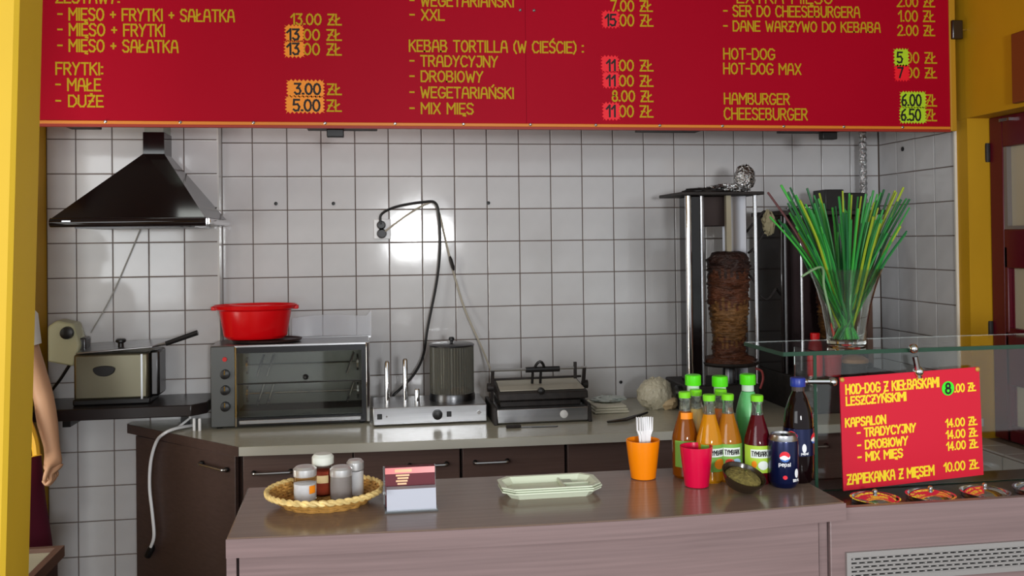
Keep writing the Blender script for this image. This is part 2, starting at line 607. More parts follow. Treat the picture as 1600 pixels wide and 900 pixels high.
# yellow pillar at the left
pq = MB().prism([(-1.15, 2.0), (-0.700, 2.0), (-0.692, 2.008), (-0.692, 2.14), (-1.15, 2.14)], 0, 2.75)
pq.v = [(x - (1.917 - z) * 0.029 if x > -1 else x, y, z) for x, y, z in pq.v]   # slightly out of plumb
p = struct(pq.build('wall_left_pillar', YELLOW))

# ================================================================== MENU BOARD
BY = 3.60
bd = thing('menu_board', (0.63, BY, 2.08), 'long crimson hand-lettered price board with orange edge hanging over the serving hatch', 'menu board')
ZL = 2.092
SLP = -0.0095 / 3.6


def bz(x, z):
    return z


for x0, x1 in ((-1.45, 0.6195), (0.6205, 2.425)):
    MB().box(x0, x1, BY, BY + .012, 2.104, 2.74).build('board_panel', REDB, bd)
MB().box(-1.45, 2.425, BY - .004, BY + .016, 2.092, 2.104).build('edge_strip', ORANGEB, bd, bevel=.002)
MB().box(-1.45, 2.425, BY - .002, BY + .02, 2.082, 2.092).build('edge_strip', mat('red under strip', (160, 44, 24), 0.5), bd)
MB().box(2.425, 2.452, BY - .006, BY + .016, 2.085, 2.74).build('edge_strip', mat('mustard edge', (190, 140, 30), 0.5), bd, bevel=.003)
b = MB()
for x in [-1.2 + i * 0.262 for i in range(14)]:
    b.lathe([(.006, 0), (.006, -.002), (.003, -.004)], (x, BY - .004, 2.1), 8, axis='y')
b.build('rivets', STEEL, bd)
clip = MB().box(2.43, 2.478, BY - .02, BY + .0, 2.47, 2.55)
clip.build('wall_clip', STEELD, bd, bevel=.004)
MB().tube([(2.478, BY - .012, 2.51), (2.499, BY - .012, 2.512)], .004, 6).build('clip_screw', CHROME, bd)
b = MB()
for x in (0.6, 0.655):
    b.lathe([(.006, 0), (.006, -.002), (.003, -.004)], (x, BY, 2.548), 8, axis='y')
b.build('rivets', STEEL, bd)


def bpt(px, py):
    """board-plane position of a photo point, from the solved camera"""
    d = F * 1463.9969 + R * (px - 800) - U * (py - 358.597)
    t = BY / d.y
    return d.x * t, 1.65 + d.z * t


def on_board(off):
    return lambda u, v, e: (u, BY - off - e, v)


LINES = [
    ('ZESTAWY:', 88, 186, -13, 4), ('- MIĘSO + FRYTKI + SAŁATKA', 91, 366, 13, 31), ('- MIĘSO + FRYTKI', 91, 257, 37, 55), ('- MIĘSO + SAŁATKA', 91, 278, 62, 80),
    ('FRYTKI:', 88, 160, 98, 116), ('- MAŁE', 88, 157, 123, 141), ('- DUŻE', 88, 161, 149, 166),
    ('- WEGETARIAŃSKI', 641, 802, -8, 9), ('- XXL', 641, 694, 15, 31), ('KEBAB TORTILLA (W CIEŚCIE) :', 640, 911, 63, 80),
    ('- TRADYCYJNY', 641, 777, 87, 103), ('- DROBIOWY', 641, 754, 111, 127), ('- WEGETARIAŃSKI', 641, 802, 136, 152), ('- MIX MIĘS', 641, 739, 161, 177),
    ('- EXTRA MIĘSO', 1131, 1300, -14, 4), ('- SER DO CHEESEBURGERA', 1131, 1343, 9, 25), ('- DANE WARZYWO DO KEBABA', 1131, 1375, 33, 48),
    ('HOT-DOG', 1131, 1210, 76, 92), ('HOT-DOG MAX', 1131, 1251, 99, 115), ('HAMBURGER', 1132, 1233, 146, 162), ('CHEESEBURGER', 1132, 1261, 169, 186)]
PRICES = [  # text, x0, x1, ytop, ybase, sticker (material, x0, x1, y0, y1, characters covered)
    ('13.00 ZŁ', 455, 533, 22, 38, None), ('13.00 ZŁ', 449, 533, 46, 62, (STK_O, 446, 474, 40, 64, 2)), ('13.00 ZŁ', 449, 533, 68, 85, (STK_O, 445, 475, 65, 89, 2)),
    ('3.00 ZŁ', 461, 533, 131, 147, (STK_O, 449, 506, 126, 151, 4)), ('5.00 ZŁ', 459, 533, 156, 173, (STK_O, 447, 506, 151, 176, 4)),
    ('7.00 ZŁ', 955, 1019, 1, 17, None), ('15.00 ZŁ', 946, 1020, 23, 40, (STK_R, 941, 967, 18, 43, 2)),
    ('11.00 ZŁ', 948, 1020, 94, 110, (STK_R, 940, 966, 88, 112, 2)), ('11.00 ZŁ', 948, 1020, 118, 134, (STK_R, 942, 967, 113, 137, 2)),
    ('8.00 ZŁ', 957, 1020, 142, 158, None), ('11.00 ZŁ', 948, 1020, 165, 182, (STK_R, 942, 968, 161, 187, 2)),
    ('2.00 ZŁ', 1402, 1460, -5, 10, None), ('1.00 ZŁ', 1404, 1460, 17, 33, None), ('2.00 ZŁ', 1403, 1460, 40, 55, None),
    ('5.00 ZŁ', 1402, 1463, 82, 98, (STK_G, 1397, 1419, 77, 103, 1)), ('7.00 ZŁ', 1403, 1463, 106, 121, (STK_R, 1398, 1420, 102, 126, 1)),
    ('6.00 ZŁ', 1409, 1463, 148, 165, (STK_G, 1407, 1446, 144, 168, 4)), ('6.50 ZŁ', 1408, 1463, 171, 188, (STK_G, 1406, 1446, 168, 192, 4))]


def fit_line(txt, xa, xb, yt, yb, cover=0):
    x0, z0 = bpt(xa, yb)
    x1, z1 = bpt(xb, yb + (xb - xa) * 0.0099)
    h = bpt(xa, yt)[1] - z0
    sl = (z1 - z0) / (x1 - x0)
    gap = 0.2
    tot = sum(G[c][0] for c in txt) + gap * (len(txt) - 1)
    k = (x1 - x0) / tot
    if not cover:
        return text_quads(txt, x0, x1, z0, h, 0.0062, sl), []
    wc = sum(G[c][0] for c in txt[:cover]) + gap * (cover - 1)
    xm = x0 + wc * k
    xn = x0 + (wc + gap) * k
    return (text_quads(txt[cover:], xn, x1, z0 + sl * (xn - x0), h, 0.0062, sl), text_quads(txt[:cover], x0, xm, z0, h, 0.0075, sl))


for txt, xa, xb, yt, yb in LINES:
    q, _ = fit_line(txt, xa, xb, yt, yb)
    lettering(on_board(.0008), q, 'lettering', OLIVE, bd)
for txt, xa, xb, yt, yb, st in PRICES:
    q, q2 = fit_line(txt, xa, xb, yt, yb, st[5] if st else 0)
    lettering(on_board(.0008), q, 'price_lettering', OLIVE, bd)
    if st:
        m, sx0, sx1, sy0, sy1, _ = st
        xa_, za = bpt(sx0, sy1)
        xb_, zb = bpt(sx1, sy0)
        n = 9 if sx1 - sx0 > 35 else 5
        poly = []
        z_ = .004
        for (ax, az), (bx, bz_), k in (((xa_, za), (xb_, za), n), ((xb_, za), (xb_, zb), 5), ((xb_, zb), (xa_, zb), n), ((xa_, zb), (xa_, za), 5)):
            dx, dz = bx - ax, bz_ - az
            L = math.hypot(dx, dz)
            nx, nz = dz / L * z_, -dx / L * z_
            for i in range(k):
                t = i / k
                poly.append((ax + dx * t + nx, az + dz * t + nz))
                t = (i + .5) / k
                poly.append((ax + dx * t - nx, az + dz * t - nz))
        s = MB().prism(poly, BY - .0022, BY - .0002, 'y').build('price_sticker', m, bd, smooth=0)
        lettering(on_board(.0026), q2, 'lettering', INK, s)

# dark lamp brackets whose lower edges peep out below the board
for i, (x0, x1, xa, xb, lab) in enumerate(((-1.10, -0.99, None, None, 'dark bracket under the left end of the crimson price board'),
                              (-0.225, 0.045, -0.15, -0.085, 'dark bracket with a small box below the board, right of the cooker hood'),
                              (1.10, 1.36, None, None, 'long dark bracket below the board above the left kebab grill'),
                              (1.72, 1.97, 1.895, 1.96, 'dark bracket with a small box below the board, near the silver flue pipe'))):
    t = thing('lamp_bracket', ((x0 + x1) / 2, 3.7, 2.09), lab, 'bracket')
    b = MB().box(x0, x1, 3.615, 3.75, 2.088, 2.10)
    b.box(x0 + .02, x0 + .04, 3.615, 3.64, 2.10, 2.2).box(x1 - .04, x1 - .02, 3.615, 3.64, 2.10, 2.2)
    b.build('bar', CHAR, t, bevel=.003)
    if xa:
        MB().box(xa, xb, 3.68, 3.72, 2.058, 2.088).build('junction_box', BLACK, t, bevel=.003)

# ================================================================== FRONT COUNTER
ZF = 1.10
front = [(-0.266, 1.816), (-0.07, 1.803), (0.135, 1.793), (0.333, 1.787), (0.523, 1.786), (0.737, 1.794), (0.972, 1.816)]
fc = thing('serving_counter', (0.35, 1.98, 0), 'brown woodgrain serving counter with a thick top carrying the bottles and basket', 'counter')
poly = front + [(0.972, 2.165), (-0.272, 2.185)]
MB().prism(poly, 1.063, ZF).build('counter_top', LAMT, fc, bevel=.004)
b = MB()  # lighter front edge band
n = len(front)
band = front + [(x, y - .0022) for x, y in reversed(front)]
MB().prism([(x, y - .0016) for x, y in front] + [(x, y + .0004) for x, y in reversed(front)], 1.0635, ZF - .0016).build('edge_band', LAM, fc, smooth=30)
MB().prism([(-0.245, 1.836), (0.0, 1.822), (0.333, 1.812), (0.6, 1.812), (0.918, 1.83), (0.918, 1.85), (-0.245, 1.856)], 0.02, 1.063).build('front_panel', LAM, fc, smooth=30)
MB().box(-0.268, -0.25, 1.834, 2.16, 0, 1.063).build('side_panel', LAM, fc)
MB().box(0.924, 0.942, 1.84, 2.16, 0, 1.063).build('side_panel', LAM, fc)
MB().box(-0.25, 0.924, 2.14, 2.155, 0.02, 1.063).build('back_panel', DARKW, fc)
MB().box(-0.25, 0.924, 1.87, 1.885, 0, 0.08).build('plinth', BLACK, fc)

# chilled display unit on the right
cu = thing('chilled_display_unit', (1.6, 2.0, 0), 'brown panelled chilled topping unit with vent grille and glass case, right of counter', 'display unit')
MB().prism([(0.944, .05), (2.35, .05), (2.35, 1.084), (0.974, 1.084), (0.974, 1.062), (0.944, 1.062)], 1.83, 1.848, 'y').build('front_panel', LAM, cu, bevel=.002)
MB().box(0.95, 2.35, 1.86, 2.24, 0, 0.05).build('plinth', BLACK, cu)
MB().box(0.946, 0.962, 1.85, 2.25, 0.05, 1.016).build('side_panel', DARKW, cu)
MB().box(2.33, 2.35, 1.85, 2.25, 0.05, 1.016).build('side_panel', DARKW, cu)
MB().box(0.975, 2.33, 1.849, 2.25, 1.016, 1.030).build('steel_top', mat('dark brown deck', (58, 46, 40), 0.3, 0.3), cu, bevel=.003)
MB().box(0.962, 2.33, 2.23, 2.25, 0.05, 1.016).build('back_panel', STEELD, cu)
# vent grille
gr = MB()
gx0, gx1, gz0, gz1 = 0.976, 2.25, 0.93, 0.993
gr.box(gx0, gx1, 1.822, 1.83, gz1 - .010, gz1).box(gx0, gx1, 1.822, 1.83, gz0, gz0 + .010)
gr.box(gx0, gx0 + .010, 1.822, 1.83, gz0 + .01, gz1 - .01).box(gx1 - .010, gx1, 1.822, 1.83, gz0 + .01, gz1 - .01)
g = gr.build('vent_grille', mat('satin aluminium', (172, 168, 166), 0.4, 0.6), cu)
MB().box(gx0 + .008, gx1 - .008, 1.8285, 1.8298, gz0 + .008, gz1 - .008).build('dark_backing', BLACK, g)
b = MB()
rows = 5
rh = (gz1 - gz0 - .02) / rows
for r in range(rows + 1):
    z = gz0 + .01 + r * rh
    b.box(gx0 + .01, gx1 - .01, 1.8235, 1.829, z - .0024, z + .0024)
for r in range(rows):
    z = gz0 + .01 + r * rh
    x = gx0 + .014 + (r % 2) * .009
    while x < gx1 - .016:
        b.box(x, x + .005, 1.8235, 1.829, z + .002, z + rh - .002)
        x += .018
tag(b.build('punched_slots', MATS['satin aluminium'], g, smooth=0), kind='stuff')
# glass case
gl = [('top_glass', (0.988, 2.16, 2.135, 2.37, 1.362, 1.372)), ('side_glass', (1.070, 1.078, 2.146, 2.25, 1.030, 1.362)), ('front_glass', (1.078, 2.16, 2.146, 2.152, 1.030, 1.362)),
      ('side_glass', (2.05, 2.058, 2.152, 2.25, 1.030, 1.362))]
for nm, a in gl:
    o = MB().box(*a).build(nm, GLASS, cu, bevel=.001)
    x0, x1, y0, y1, z0, z1 = a
    e = MB()
    if nm == 'top_glass':
        e.box(x0, x1, y0 - .0012, y0 - .0002, z0, z1).box(x0 - .0012, x0 - .0002, y0, y1, z0, z1).box(x0, x1, y1 + .0002, y1 + .0012, z0, z1)
    elif nm == 'side_glass':
        e.box(x0, x1, y0 - .0012, y0 - .0002, z0, z1).box(x0, x1, y1 + .0002, y1 + .0012, z0, z1)
    else:
        e.box(x0, x1, y0, y1, z0 - .0, z0 + .002)
    e.build('ground_edge', GLASSG, o)
b = MB()
b.tube([(1.035, 2.13, 1.300), (1.118, 2.13, 1.297)], .006, 8)
b.sphere((1.112, 2.13, 1.297), .011).sphere((1.04, 2.13, 1.3), .008)
b.build('glass_clamp', CHROME, cu)
b = MB()
b.tube([(1.326, 2.125, 1.352), (1.336, 2.125, 1.30)], .007, 8).sphere((1.322, 2.125, 1.372), .012).sphere((1.336, 2.128, 1.315), .013)
b.build('glass_clamp', CHROME, cu)
# pans in the unit
pan_l = ['first steel pan under the red price card, left end', 'second steel pan below the middle of the red card', 'bright steel pan below the right edge of the red card', 'steel pan right of the red price card']
for i, x in enumerate((1.16, 1.30, 1.44, 1.58)):
    y = 2.03
    t = thing('steel_pan', (x, y, 1.030), pan_l[i], 'pan', 'steel pans in the chilled unit')
    MB().lathe([(.050, .0), (.052, .002), (.053, .010), (.056, .011), (.056, .0125), (.051, .0125), (.049, .004), (.0, .003)], (x, y, 1.030), 28, cap=(True, False)).build('pan_body', CHROME, t)
    MB().lathe([(.0, .0), (.046, .0), (.046, .007), (.034, .014), (.012, .018), (0, .018)], (x, y, 1.0335), 24).build('pan_lid', CHROME, t)
    MB().sphere((x, y, 1.056), .006).build('lid_knob', CHROME, t)

# red price card
sg = thing('price_card', (1.3, 2.1, 1.06), 'bright red hand-lettered price card tilted against the glass case', 'sign')
TL, TR, BR_, BL = Vector((1.114, 2.122, 1.312)), Vector((1.48, 2.122, 1.326)), Vector((1.487, 2.10, 1.061)), Vector((1.119, 2.10, 1.041))
TL, TR, BR_, BL = Vector((1.129, 2.128, 1.307)), Vector((1.50, 2.128, 1.321)), Vector((1.487, 2.10, 1.061)), Vector((1.119, 2.10, 1.041))


def scard(u, v, off=0.0):
    a = TL.lerp(TR, u)
    c = BL.lerp(BR_, u)
    return a.lerp(c, v) + Vector((0, -off, -off * .14))


b = MB()
vs = [scard(0, 0), scard(1, 0), scard(1, 1), scard(0, 1)]
vs += [v + Vector((0, .004, 0)) for v in vs]
b.add(vs, [(0, 1, 2, 3), (7, 6, 5, 4), (0, 4, 5, 1), (1, 5, 6, 2), (2, 6, 7, 3), (3, 7, 4, 0)])
b.build('card', REDS, sg, smooth=0)
for u in (.015, .985):
    q = scard(u, .02, .001)
    MB().sphere(tuple(q), .006, .004, .006, 10, 6).build('pin', mat('pin gold', (200, 150, 60), 0.4), sg)


def card_text(txt, u0, u1, v0, v1, m=OLIVE, wd=.0042, off=.0008, name='lettering', par=None):
    W_, H_ = .366, .27
    q = text_quads(txt, u0 * W_, u1 * W_, -v1 * H_, (v1 - v0) * H_, wd, -.0)
    return lettering(lambda u, v, e: tuple(scard(u / W_, -v / H_, off + e)), q, name, m, par or sg)


YEL2 = mat('bright yellow lettering', (250, 214, 30), 0.5)
for txt, u0, u1, v0, v1 in (('HOD-DOG Z KIEŁBASKAMI', .04, .70, .07, .15), ('LESZCZYŃSKIMI', .04, .46, .18, .25), ('KAPSALON', .03, .31, .37, .44),
                            ('- TRADYCYJNY', .11, .52, .47, .54), ('- DROBIOWY', .11, .46, .58, .65), ('- MIX MIĘS', .11, .42, .685, .755), ('ZAPIEKANKA Z MIĘSEM', .03, .64, .865, .945)):
    card_text(txt, u0, u1, v0, v1, YEL2)
for txt, u0, u1, v0, v1 in (('.00 ZŁ', .815, .965, .145, .215), ('14.00 ZŁ', .74, .965, .46, .53), ('14.00 ZŁ', .74, .965, .565, .635), ('14.00 ZŁ', .74, .965, .67, .74), ('10.00 ZŁ', .715, .965, .855, .93)):
    card_text(txt, u0, u1, v0, v1, YEL2, .0036, name='price_lettering')
cpt = [scard(.765 + .045 * math.cos(2 * PI * i / 20), .175 + .066 * math.sin(2 * PI * i / 20), .0006) for i in range(20)]
b = MB()
b.add(cpt + [q + Vector((0, -.0008, 0)) for q in cpt], [tuple(range(20)), tuple(range(39, 19, -1))] + [(i, (i + 1) % 20, 20 + (i + 1) % 20, 20 + i) for i in range(20)])
s = b.build('price_sticker', STK_G2, sg, smooth=0)
card_text('8', .748, .782, .13, .22, INK, .0046, .0018, par=s)

# ================================================================== BACK COUNTER
ZB = 0.90
wt = thing('worktop', (0.8, 3.9, ZB - .034), 'long cream worktop with a diagonal left end carrying the kitchen appliances', 'worktop')
wpoly = [(-0.475, 3.575), (0.0, 3.548), (0.733, 3.522), (2.48, 3.50), (2.48, 4.286), (-0.628, 4.286), (-0.628, 4.197), (-0.995, 4.197), (-0.995, 4.126)]
MB().prism(wpoly, ZB - .034, ZB).build('slab', CREAM, wt, bevel=.002)
MB().prism([(-0.475, 3.5735), (0.0, 3.5465), (0.733, 3.5205), (2.48, 3.4985), (2.48, 3.499), (0.733, 3.521), (0.0, 3.547), (-0.475, 3.574)], ZB - .0335, ZB - .001).build('front_edge_band', CREAME, wt)
dx, dy = -0.52, 0.533
MB().prism([(-0.477, 3.5725), (-0.475, 3.575), (-0.995, 4.126), (-0.998, 4.1235)], ZB - .036, ZB + .0005).build('diagonal_edge_band', DARKW, wt)

bc = thing('corner_cabinet', (-0.7, 4.0, 0), 'dark brown corner cabinet with a diagonal door under the left end of worktop', 'cabinet')
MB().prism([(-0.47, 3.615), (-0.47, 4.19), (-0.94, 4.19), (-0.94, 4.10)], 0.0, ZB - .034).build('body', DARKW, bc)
nrm = Vector((-0.533, -0.52, 0)).normalized()
A_, B_ = Vector((-0.474, 3.608, 0)), Vector((-0.944, 4.089, 0))


def diag(t, off):
    return A_.lerp(B_, t) + nrm * off


q = [diag(.01, .002), diag(.99, .002), diag(.99, .018), diag(.01, .018)]
dr = MB().prism([(v.x, v.y) for v in q], 0.09, ZB - .038).build('door', DARKW, bc, bevel=.002)


def handle(a, b, out, parent, m=STEEL):
    a, b, out = vec(a), vec(b), vec(out)
    mb = MB()
    pts = bez([a, a + out, a.lerp(b, .2) + out * 1.15, a.lerp(b, .8) + out * 1.15, b + out, b], 5)
    mb.tube(pts, .0055, 8)
    h = mb.build('handle', m, parent)
    for p_ in (a, b):
        MB().sphere(tuple(p_ + out * .4), .010, .009, .010, 10, 6).build('handle_foot', BLACK, h)
    return h


h0, h1 = diag(.07, .018), diag(.30, .018)
handle((h0.x, h0.y, .808), (h1.x, h1.y, .812), nrm * .022, dr)


def base_cabinet(x0, x1, fronts, label):
    t = thing('base_cabinet', ((x0 + x1) / 2, 3.9, 0), label, 'cabinet')
    yf = 3.60
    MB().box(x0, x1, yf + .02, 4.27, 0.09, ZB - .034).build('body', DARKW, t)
    MB().box(x0, x1, yf + .06, yf + .08, 0, 0.09).build('plinth', BLACK, t)
    for fx0, fx1, hx in fronts:
        d = MB().box(fx0 + .002, fx1 - .002, yf, yf + .018, 0.66, ZB - .038).build('drawer', mat('lit dark laminate', (104, 82, 76), 0.35, noise=((3, 40, 110), 0.12, 5)), t, bevel=.002)  # same dark laminate, colour lightened to stand for light on the fronts
        if hx:
            handle((hx[0], yf, .798), (hx[1], yf, .798), (0, -.024, 0), d)
        MB().box(fx0 + .002, fx1 - .002, yf, yf + .018, 0.10, 0.655).build('door', MATS['lit dark laminate'], t, bevel=.002)
    return t


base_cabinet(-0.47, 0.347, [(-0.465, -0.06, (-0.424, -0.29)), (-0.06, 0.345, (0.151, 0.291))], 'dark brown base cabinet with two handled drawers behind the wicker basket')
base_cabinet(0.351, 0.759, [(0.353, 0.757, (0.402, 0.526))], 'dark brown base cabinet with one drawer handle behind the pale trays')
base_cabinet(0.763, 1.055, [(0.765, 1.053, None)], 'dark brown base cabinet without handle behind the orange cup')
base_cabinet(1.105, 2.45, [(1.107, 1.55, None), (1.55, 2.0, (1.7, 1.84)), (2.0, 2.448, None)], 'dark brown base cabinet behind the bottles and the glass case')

# ================================================================== COOKER HOOD
hd = thing('cooker_hood', (-0.9, 4.0, 1.715), 'black chimney cooker hood on the tiled wall at left', 'cooker hood')
cb = [(-1.165, 3.72, 1.752), (-0.612, 3.72, 1.752), (-0.600, 4.198, 1.752), (-1.165, 4.198, 1.752)]
ct = [(-0.910, 4.05, 2.025), (-0.826, 4.05, 2.025), (-0.826, 4.198, 2.025), (-0.910, 4.198, 2.025)]
b = MB().add(cb + ct, [(0, 1, 5, 4), (1, 2, 6, 5), (2, 3, 7, 6), (3, 0, 4, 7), (4, 5, 6, 7), (0, 3, 2, 1)])
b.build('canopy', BLACKG, hd, smooth=0)
b = MB()
b.box(-1.165, -0.608, 3.72, 4.198, 1.725, 1.752)
b.tube([(-1.168, 3.715, 1.736), (-0.606, 3.715, 1.736)], .018, 12)
b.build('rim', BLACKG, hd, bevel=.004)
MB().tube([(-0.606, 3.74, 1.738), (-0.596, 4.196, 1.738)], .012, 10).build('side_rail', CHROME, hd)
MB().box(-0.910, -0.826, 4.05, 4.198, 2.025, 2.115).build('chimney', BLACKG, hd)
MB().box(-0.905, -0.83, 4.055, 4.198, 2.115, 2.55).build('duct', mat('galvanised duct', (170, 180, 170), 0.4, 0.8), hd)
MB().box(-1.12, -1.09, 3.694, 3.70, 1.738, 1.743).build('badge', STEEL, hd)
MB().box(-1.1, -0.66, 3.78, 4.15, 1.715, 1.725).build('grease_filter', STEELD, hd)
for x in (-0.70, -0.67):
    MB().lathe([(.006, 0), (.006, -.008)], (x, 3.73, 1.724), 8).build('push_button', BLACK, hd)

# shelf with deep fryer
sh = thing('wall_shelf', (-1.0, 4.05, 0.98), 'dark wall shelf under the cooker hood carrying the deep fryer', 'shelf')
MB().prism([(-1.331, 3.90), (-0.70, 3.90), (-0.648, 3.96), (-0.648, 4.198), (-1.331, 4.198)], 0.962, 1.008).build('board', mat('black shelf board', (34, 27, 27), 0.3), sh, bevel=.004)
MB().box(-0.765, -0.735, 4.03, 4.07, ZB, 0.962).build('prop', BLACK, sh)
MB().box(-1.2, -1.17, 3.95, 4.198, 0.93, 0.962).build('bracket', BLACK, sh)

fy = thing('deep_fryer', (-1.02, 4.05, 1.008), 'square stainless deep fryer with black handle on the dark shelf', 'deep fryer')
MB().box(-1.162, -0.878, 3.965, 4.13, 1.03, 1.215).build('body', mat('warm steel', (126, 122, 104), 0.38, 0.9), fy, bevel=.01)
MB().box(-1.168, -0.872, 3.97, 4.135, 1.008, 1.034).build('base', BLACK, fy, bevel=.006)
b = MB()
b.box(-0.905, -0.898, 3.960, 3.966, 1.03, 1.21)
b.build('corner_strip', CHROME, fy)
MB().box(-0.878, -0.84, 3.99, 4.12, 1.034, 1.22).build('side_jacket', STEELD, fy, bevel=.01)
b = MB()
b.add([(-1.15, 3.958, 1.216), (-0.86, 3.958, 1.235), (-0.80, 4.13, 1.25), (-1.15, 4.14, 1.235), (-1.15, 3.958, 1.222), (-0.86, 3.958, 1.241), (-0.80, 4.13, 1.256), (-1.15, 4.14, 1.241)],
      [(0, 3, 2, 1), (4, 5, 6, 7), (0, 1, 5, 4), (1, 2, 6, 5), (2, 3, 7, 6), (3, 0, 4, 7)])
ld = b.build('lid', STEEL, fy, bevel=.002)
MB().lathe([(.012, 0), (.011, .016), (.02, .022), (.02, .03), (.014, .034)], (-0.995, 4.02, 1.234), 14).build('lid_knob', BLACK, ld)
b = MB().tube([(-0.87, 4.0, 1.236), (-0.81, 4.0, 1.247)], .006, 8)
b.build('basket_arm', STEEL, fy)
MB().tube([(-0.815, 4.0, 1.245), (-0.69, 4.0, 1.287)], [.010, .011], 10).build('handle', BLACK, fy)
b = MB().prism([(-1.045 + .042 * math.cos(a), 1.155 - (.03 if math.sin(a) > 0 else .012) * math.sin(a)) for a in [2 * PI * i / 24 for i in range(24)]], 3.955, 3.967, 'y')
b.build('side_grip', BLACK, fy, bevel=.003)
cbx = MB().add([(-1.27, 4.0, 1.185), (-1.17, 3.99, 1.165), (-1.145, 3.99, 1.25), (-1.17, 4.0, 1.335), (-1.235, 4.0, 1.35), (-1.27, 4.0, 1.325)] + [(-1.27, 4.1, 1.185), (-1.17, 4.1, 1.165), (-1.145, 4.1, 1.25), (-1.17, 4.1, 1.335), (-1.235, 4.1, 1.35), (-1.27, 4.1, 1.325)],
               [(0, 1, 2, 3, 4, 5), (11, 10, 9, 8, 7, 6)] + [(i, (i + 1) % 6, 6 + (i + 1) % 6, 6 + i) for i in range(6)])
cc = cbx.build('control_head', mat('beige plastic', (176, 174, 142), 0.45), fy, bevel=.008)
MB().lathe([(.026, 0), (.024, -.018), (.012, -.022)], (-1.192, 3.993, 1.300), 18, axis='y').build('thermostat_knob', BLACK, cc)
MB().box(-1.2, -1.13, 4.02, 4.09, 1.21, 1.275).build('hinge_block', STEELD, fy, bevel=.006)
tag(MB().tube(bez([(-1.2, 4.06, 1.17), (-1.251, 4.10, 1.102), (-1.30, 4.15, 1.05), (-1.325, 4.17, 1.012)]), .006, 8).build('fryer_cord', BLACK), 'short black cord running down from the beige fryer control head', 'cord')
tag(MB().tube(bez([(-0.948, 4.192, 1.735), (-0.985, 4.194, 1.643), (-1.071, 4.194, 1.441), (-1.157, 4.19, 1.28)]), .0028, 6).build('thin_cord', mat('grey cord', (150, 148, 142), 0.5)), 'thin grey cord slanting across the tiles below the cooker hood', 'cord')

# white cable hanging over the corner cabinet
wc = thing('white_cable', (-0.86, 3.95, 0.40), 'white cable with black plug hanging over the dark corner cabinet', 'cord')
off = nrm * .012
pts = [Vector(p_) + off for p_ in ((-0.70, 4.02, 0.907), (-0.755, 3.93, 0.913), (-0.795, 3.899, 0.900), (-0.832, 3.938, 0.861), (-0.86, 3.966, 0.778), (-0.867, 3.973, 0.674), (-0.855, 3.961, 0.574), (-0.847, 3.952, 0.486), (-0.863, 3.969, 0.435))]
MB().tube(bez(pts), .0065, 8).build('cord', WHITE, wc)
MB().tube([(-0.866, 3.965, 0.44), (-0.872, 3.968, 0.425), (-0.89, 3.985, 0.392)], [.008, .015, .014], 10).build('plug', BLACK, wc)
b = MB()
b.tube([(-0.72, 4.0, 0.985), (-0.722, 3.99, 0.94), (-0.76, 3.95, 0.912)], .005, 6)
b.build('loop', WHITE, wc)
for i, (x, y) in enumerate(((-0.695, 3.93), (-0.672, 3.92))):
    tag(MB().lathe([(.006, 0), (.006, .045), (.004, .05)], (x, y, ZB), 8).build('white_clip', WHITE), ['left of two small white clips standing on the cream worktop corner', 'right of two small white clips standing on the cream worktop corner'][i], 'clip')

# ================================================================== OVEN
ov = thing('rotisserie_oven', (-0.31, 4.05, ZB), 'wide steel tabletop oven with two glass doors under the red basin', 'oven')
x0, x1, y0, y1, z0, z1 = -0.630, 0.002, 3.93, 4.18, ZB + .008, 1.236
b = MB()
b.box(x0, x1, y0 + .01, y1, z1 - .012, z1).box(x0, x1, y0 + .01, y1, z0, z0 + .03).box(x0, x1, y1 - .01, y1, z0 + .03, z1 - .012)
b.box(x1 - .012, x1, y0 + .01, y1 - .01, z0 + .03, z1 - .012).box(-0.545, -0.533, y0 + .02, y1 - .01, z0 + .03, z1 - .012)
b.build('casing', STEEL, ov, bevel=.002)
cp = MB().box(x0, -0.535, y0, y0 + .02, z0, z1 - .002).build('control_panel', mat('graphite panel', (92, 94, 94), 0.35, 0.8), ov, bevel=.003)
for z in (1.122, 1.058, 0.992):
    kb = MB().lathe([(.020, 0), (.018, -.022), (.008, -.025)], (-0.572, y0, z), 18, axis='y').build('knob', BLACK, cp)
    MB().box(-0.574, -0.570, y0 - .027, y0 - .02, z, z + .018).build('pointer', CHROME, kb)
MB().lathe([(.010, 0), (.009, -.006)], (-0.574, y0, 1.182), 12, axis='y').build('red_lamp', mat('red lamp', (200, 40, 40), 0.3), cp)
MB().box(-0.534, -0.528, y0 - .006, y0 + .01, z0, z1 - .006).build('chrome_divider', CHROME, ov)
b = MB().box(-0.527, x1 - .03, y0, y0 + .014, 1.205, 1.228).box(-0.527, x1 - .03, y0, y0 + .014, z0 + .002, z0 + .034).box(x1 - .03, x1 - .012, y0, y0 + .014, z0 + .002, 1.228)
b.build('door_frame', mat('black anodised', (40, 40, 42), 0.3, 0.6), ov)
MB().box(-0.52, x1 - .034, y0 - .008, y0, z0 + .008, z0 + .026).build('bottom_rail', STEEL, ov, bevel=.003)
MB().box(x1 - .012, x1 + .004, y0 - .004, y0 + .02, z0, z1).build('end_post', CHROME, ov, bevel=.003)
DG = mat('smoked glass', (225, 228, 224), 0.06, trans=1.0, ior=1.5)
b = MB().box(-0.532, x1 - .013, y1 - .013, y1 - .0105, z0 + .031, z1 - .013).box(-0.532, x1 - .013, y0 + .03, y1 - .013, z0 + .0305, z0 + .033)
b.build('inner_lining', mat('oven lining', (132, 132, 126), 0.36, 0.85), ov)
for za, zb in ((z0 + .036, 1.078), (1.082, 1.203)):
    dd = MB().box(-0.524, x1 - .032, y0 + .003, y0 + .007, za, zb).build('glass_door', DG, ov)
MB().tube([(-0.525, y0 - .003, 1.08), (x1 - .032, y0 - .003, 1.08)], .003, 6).build('glass_seam', STEELD, ov)
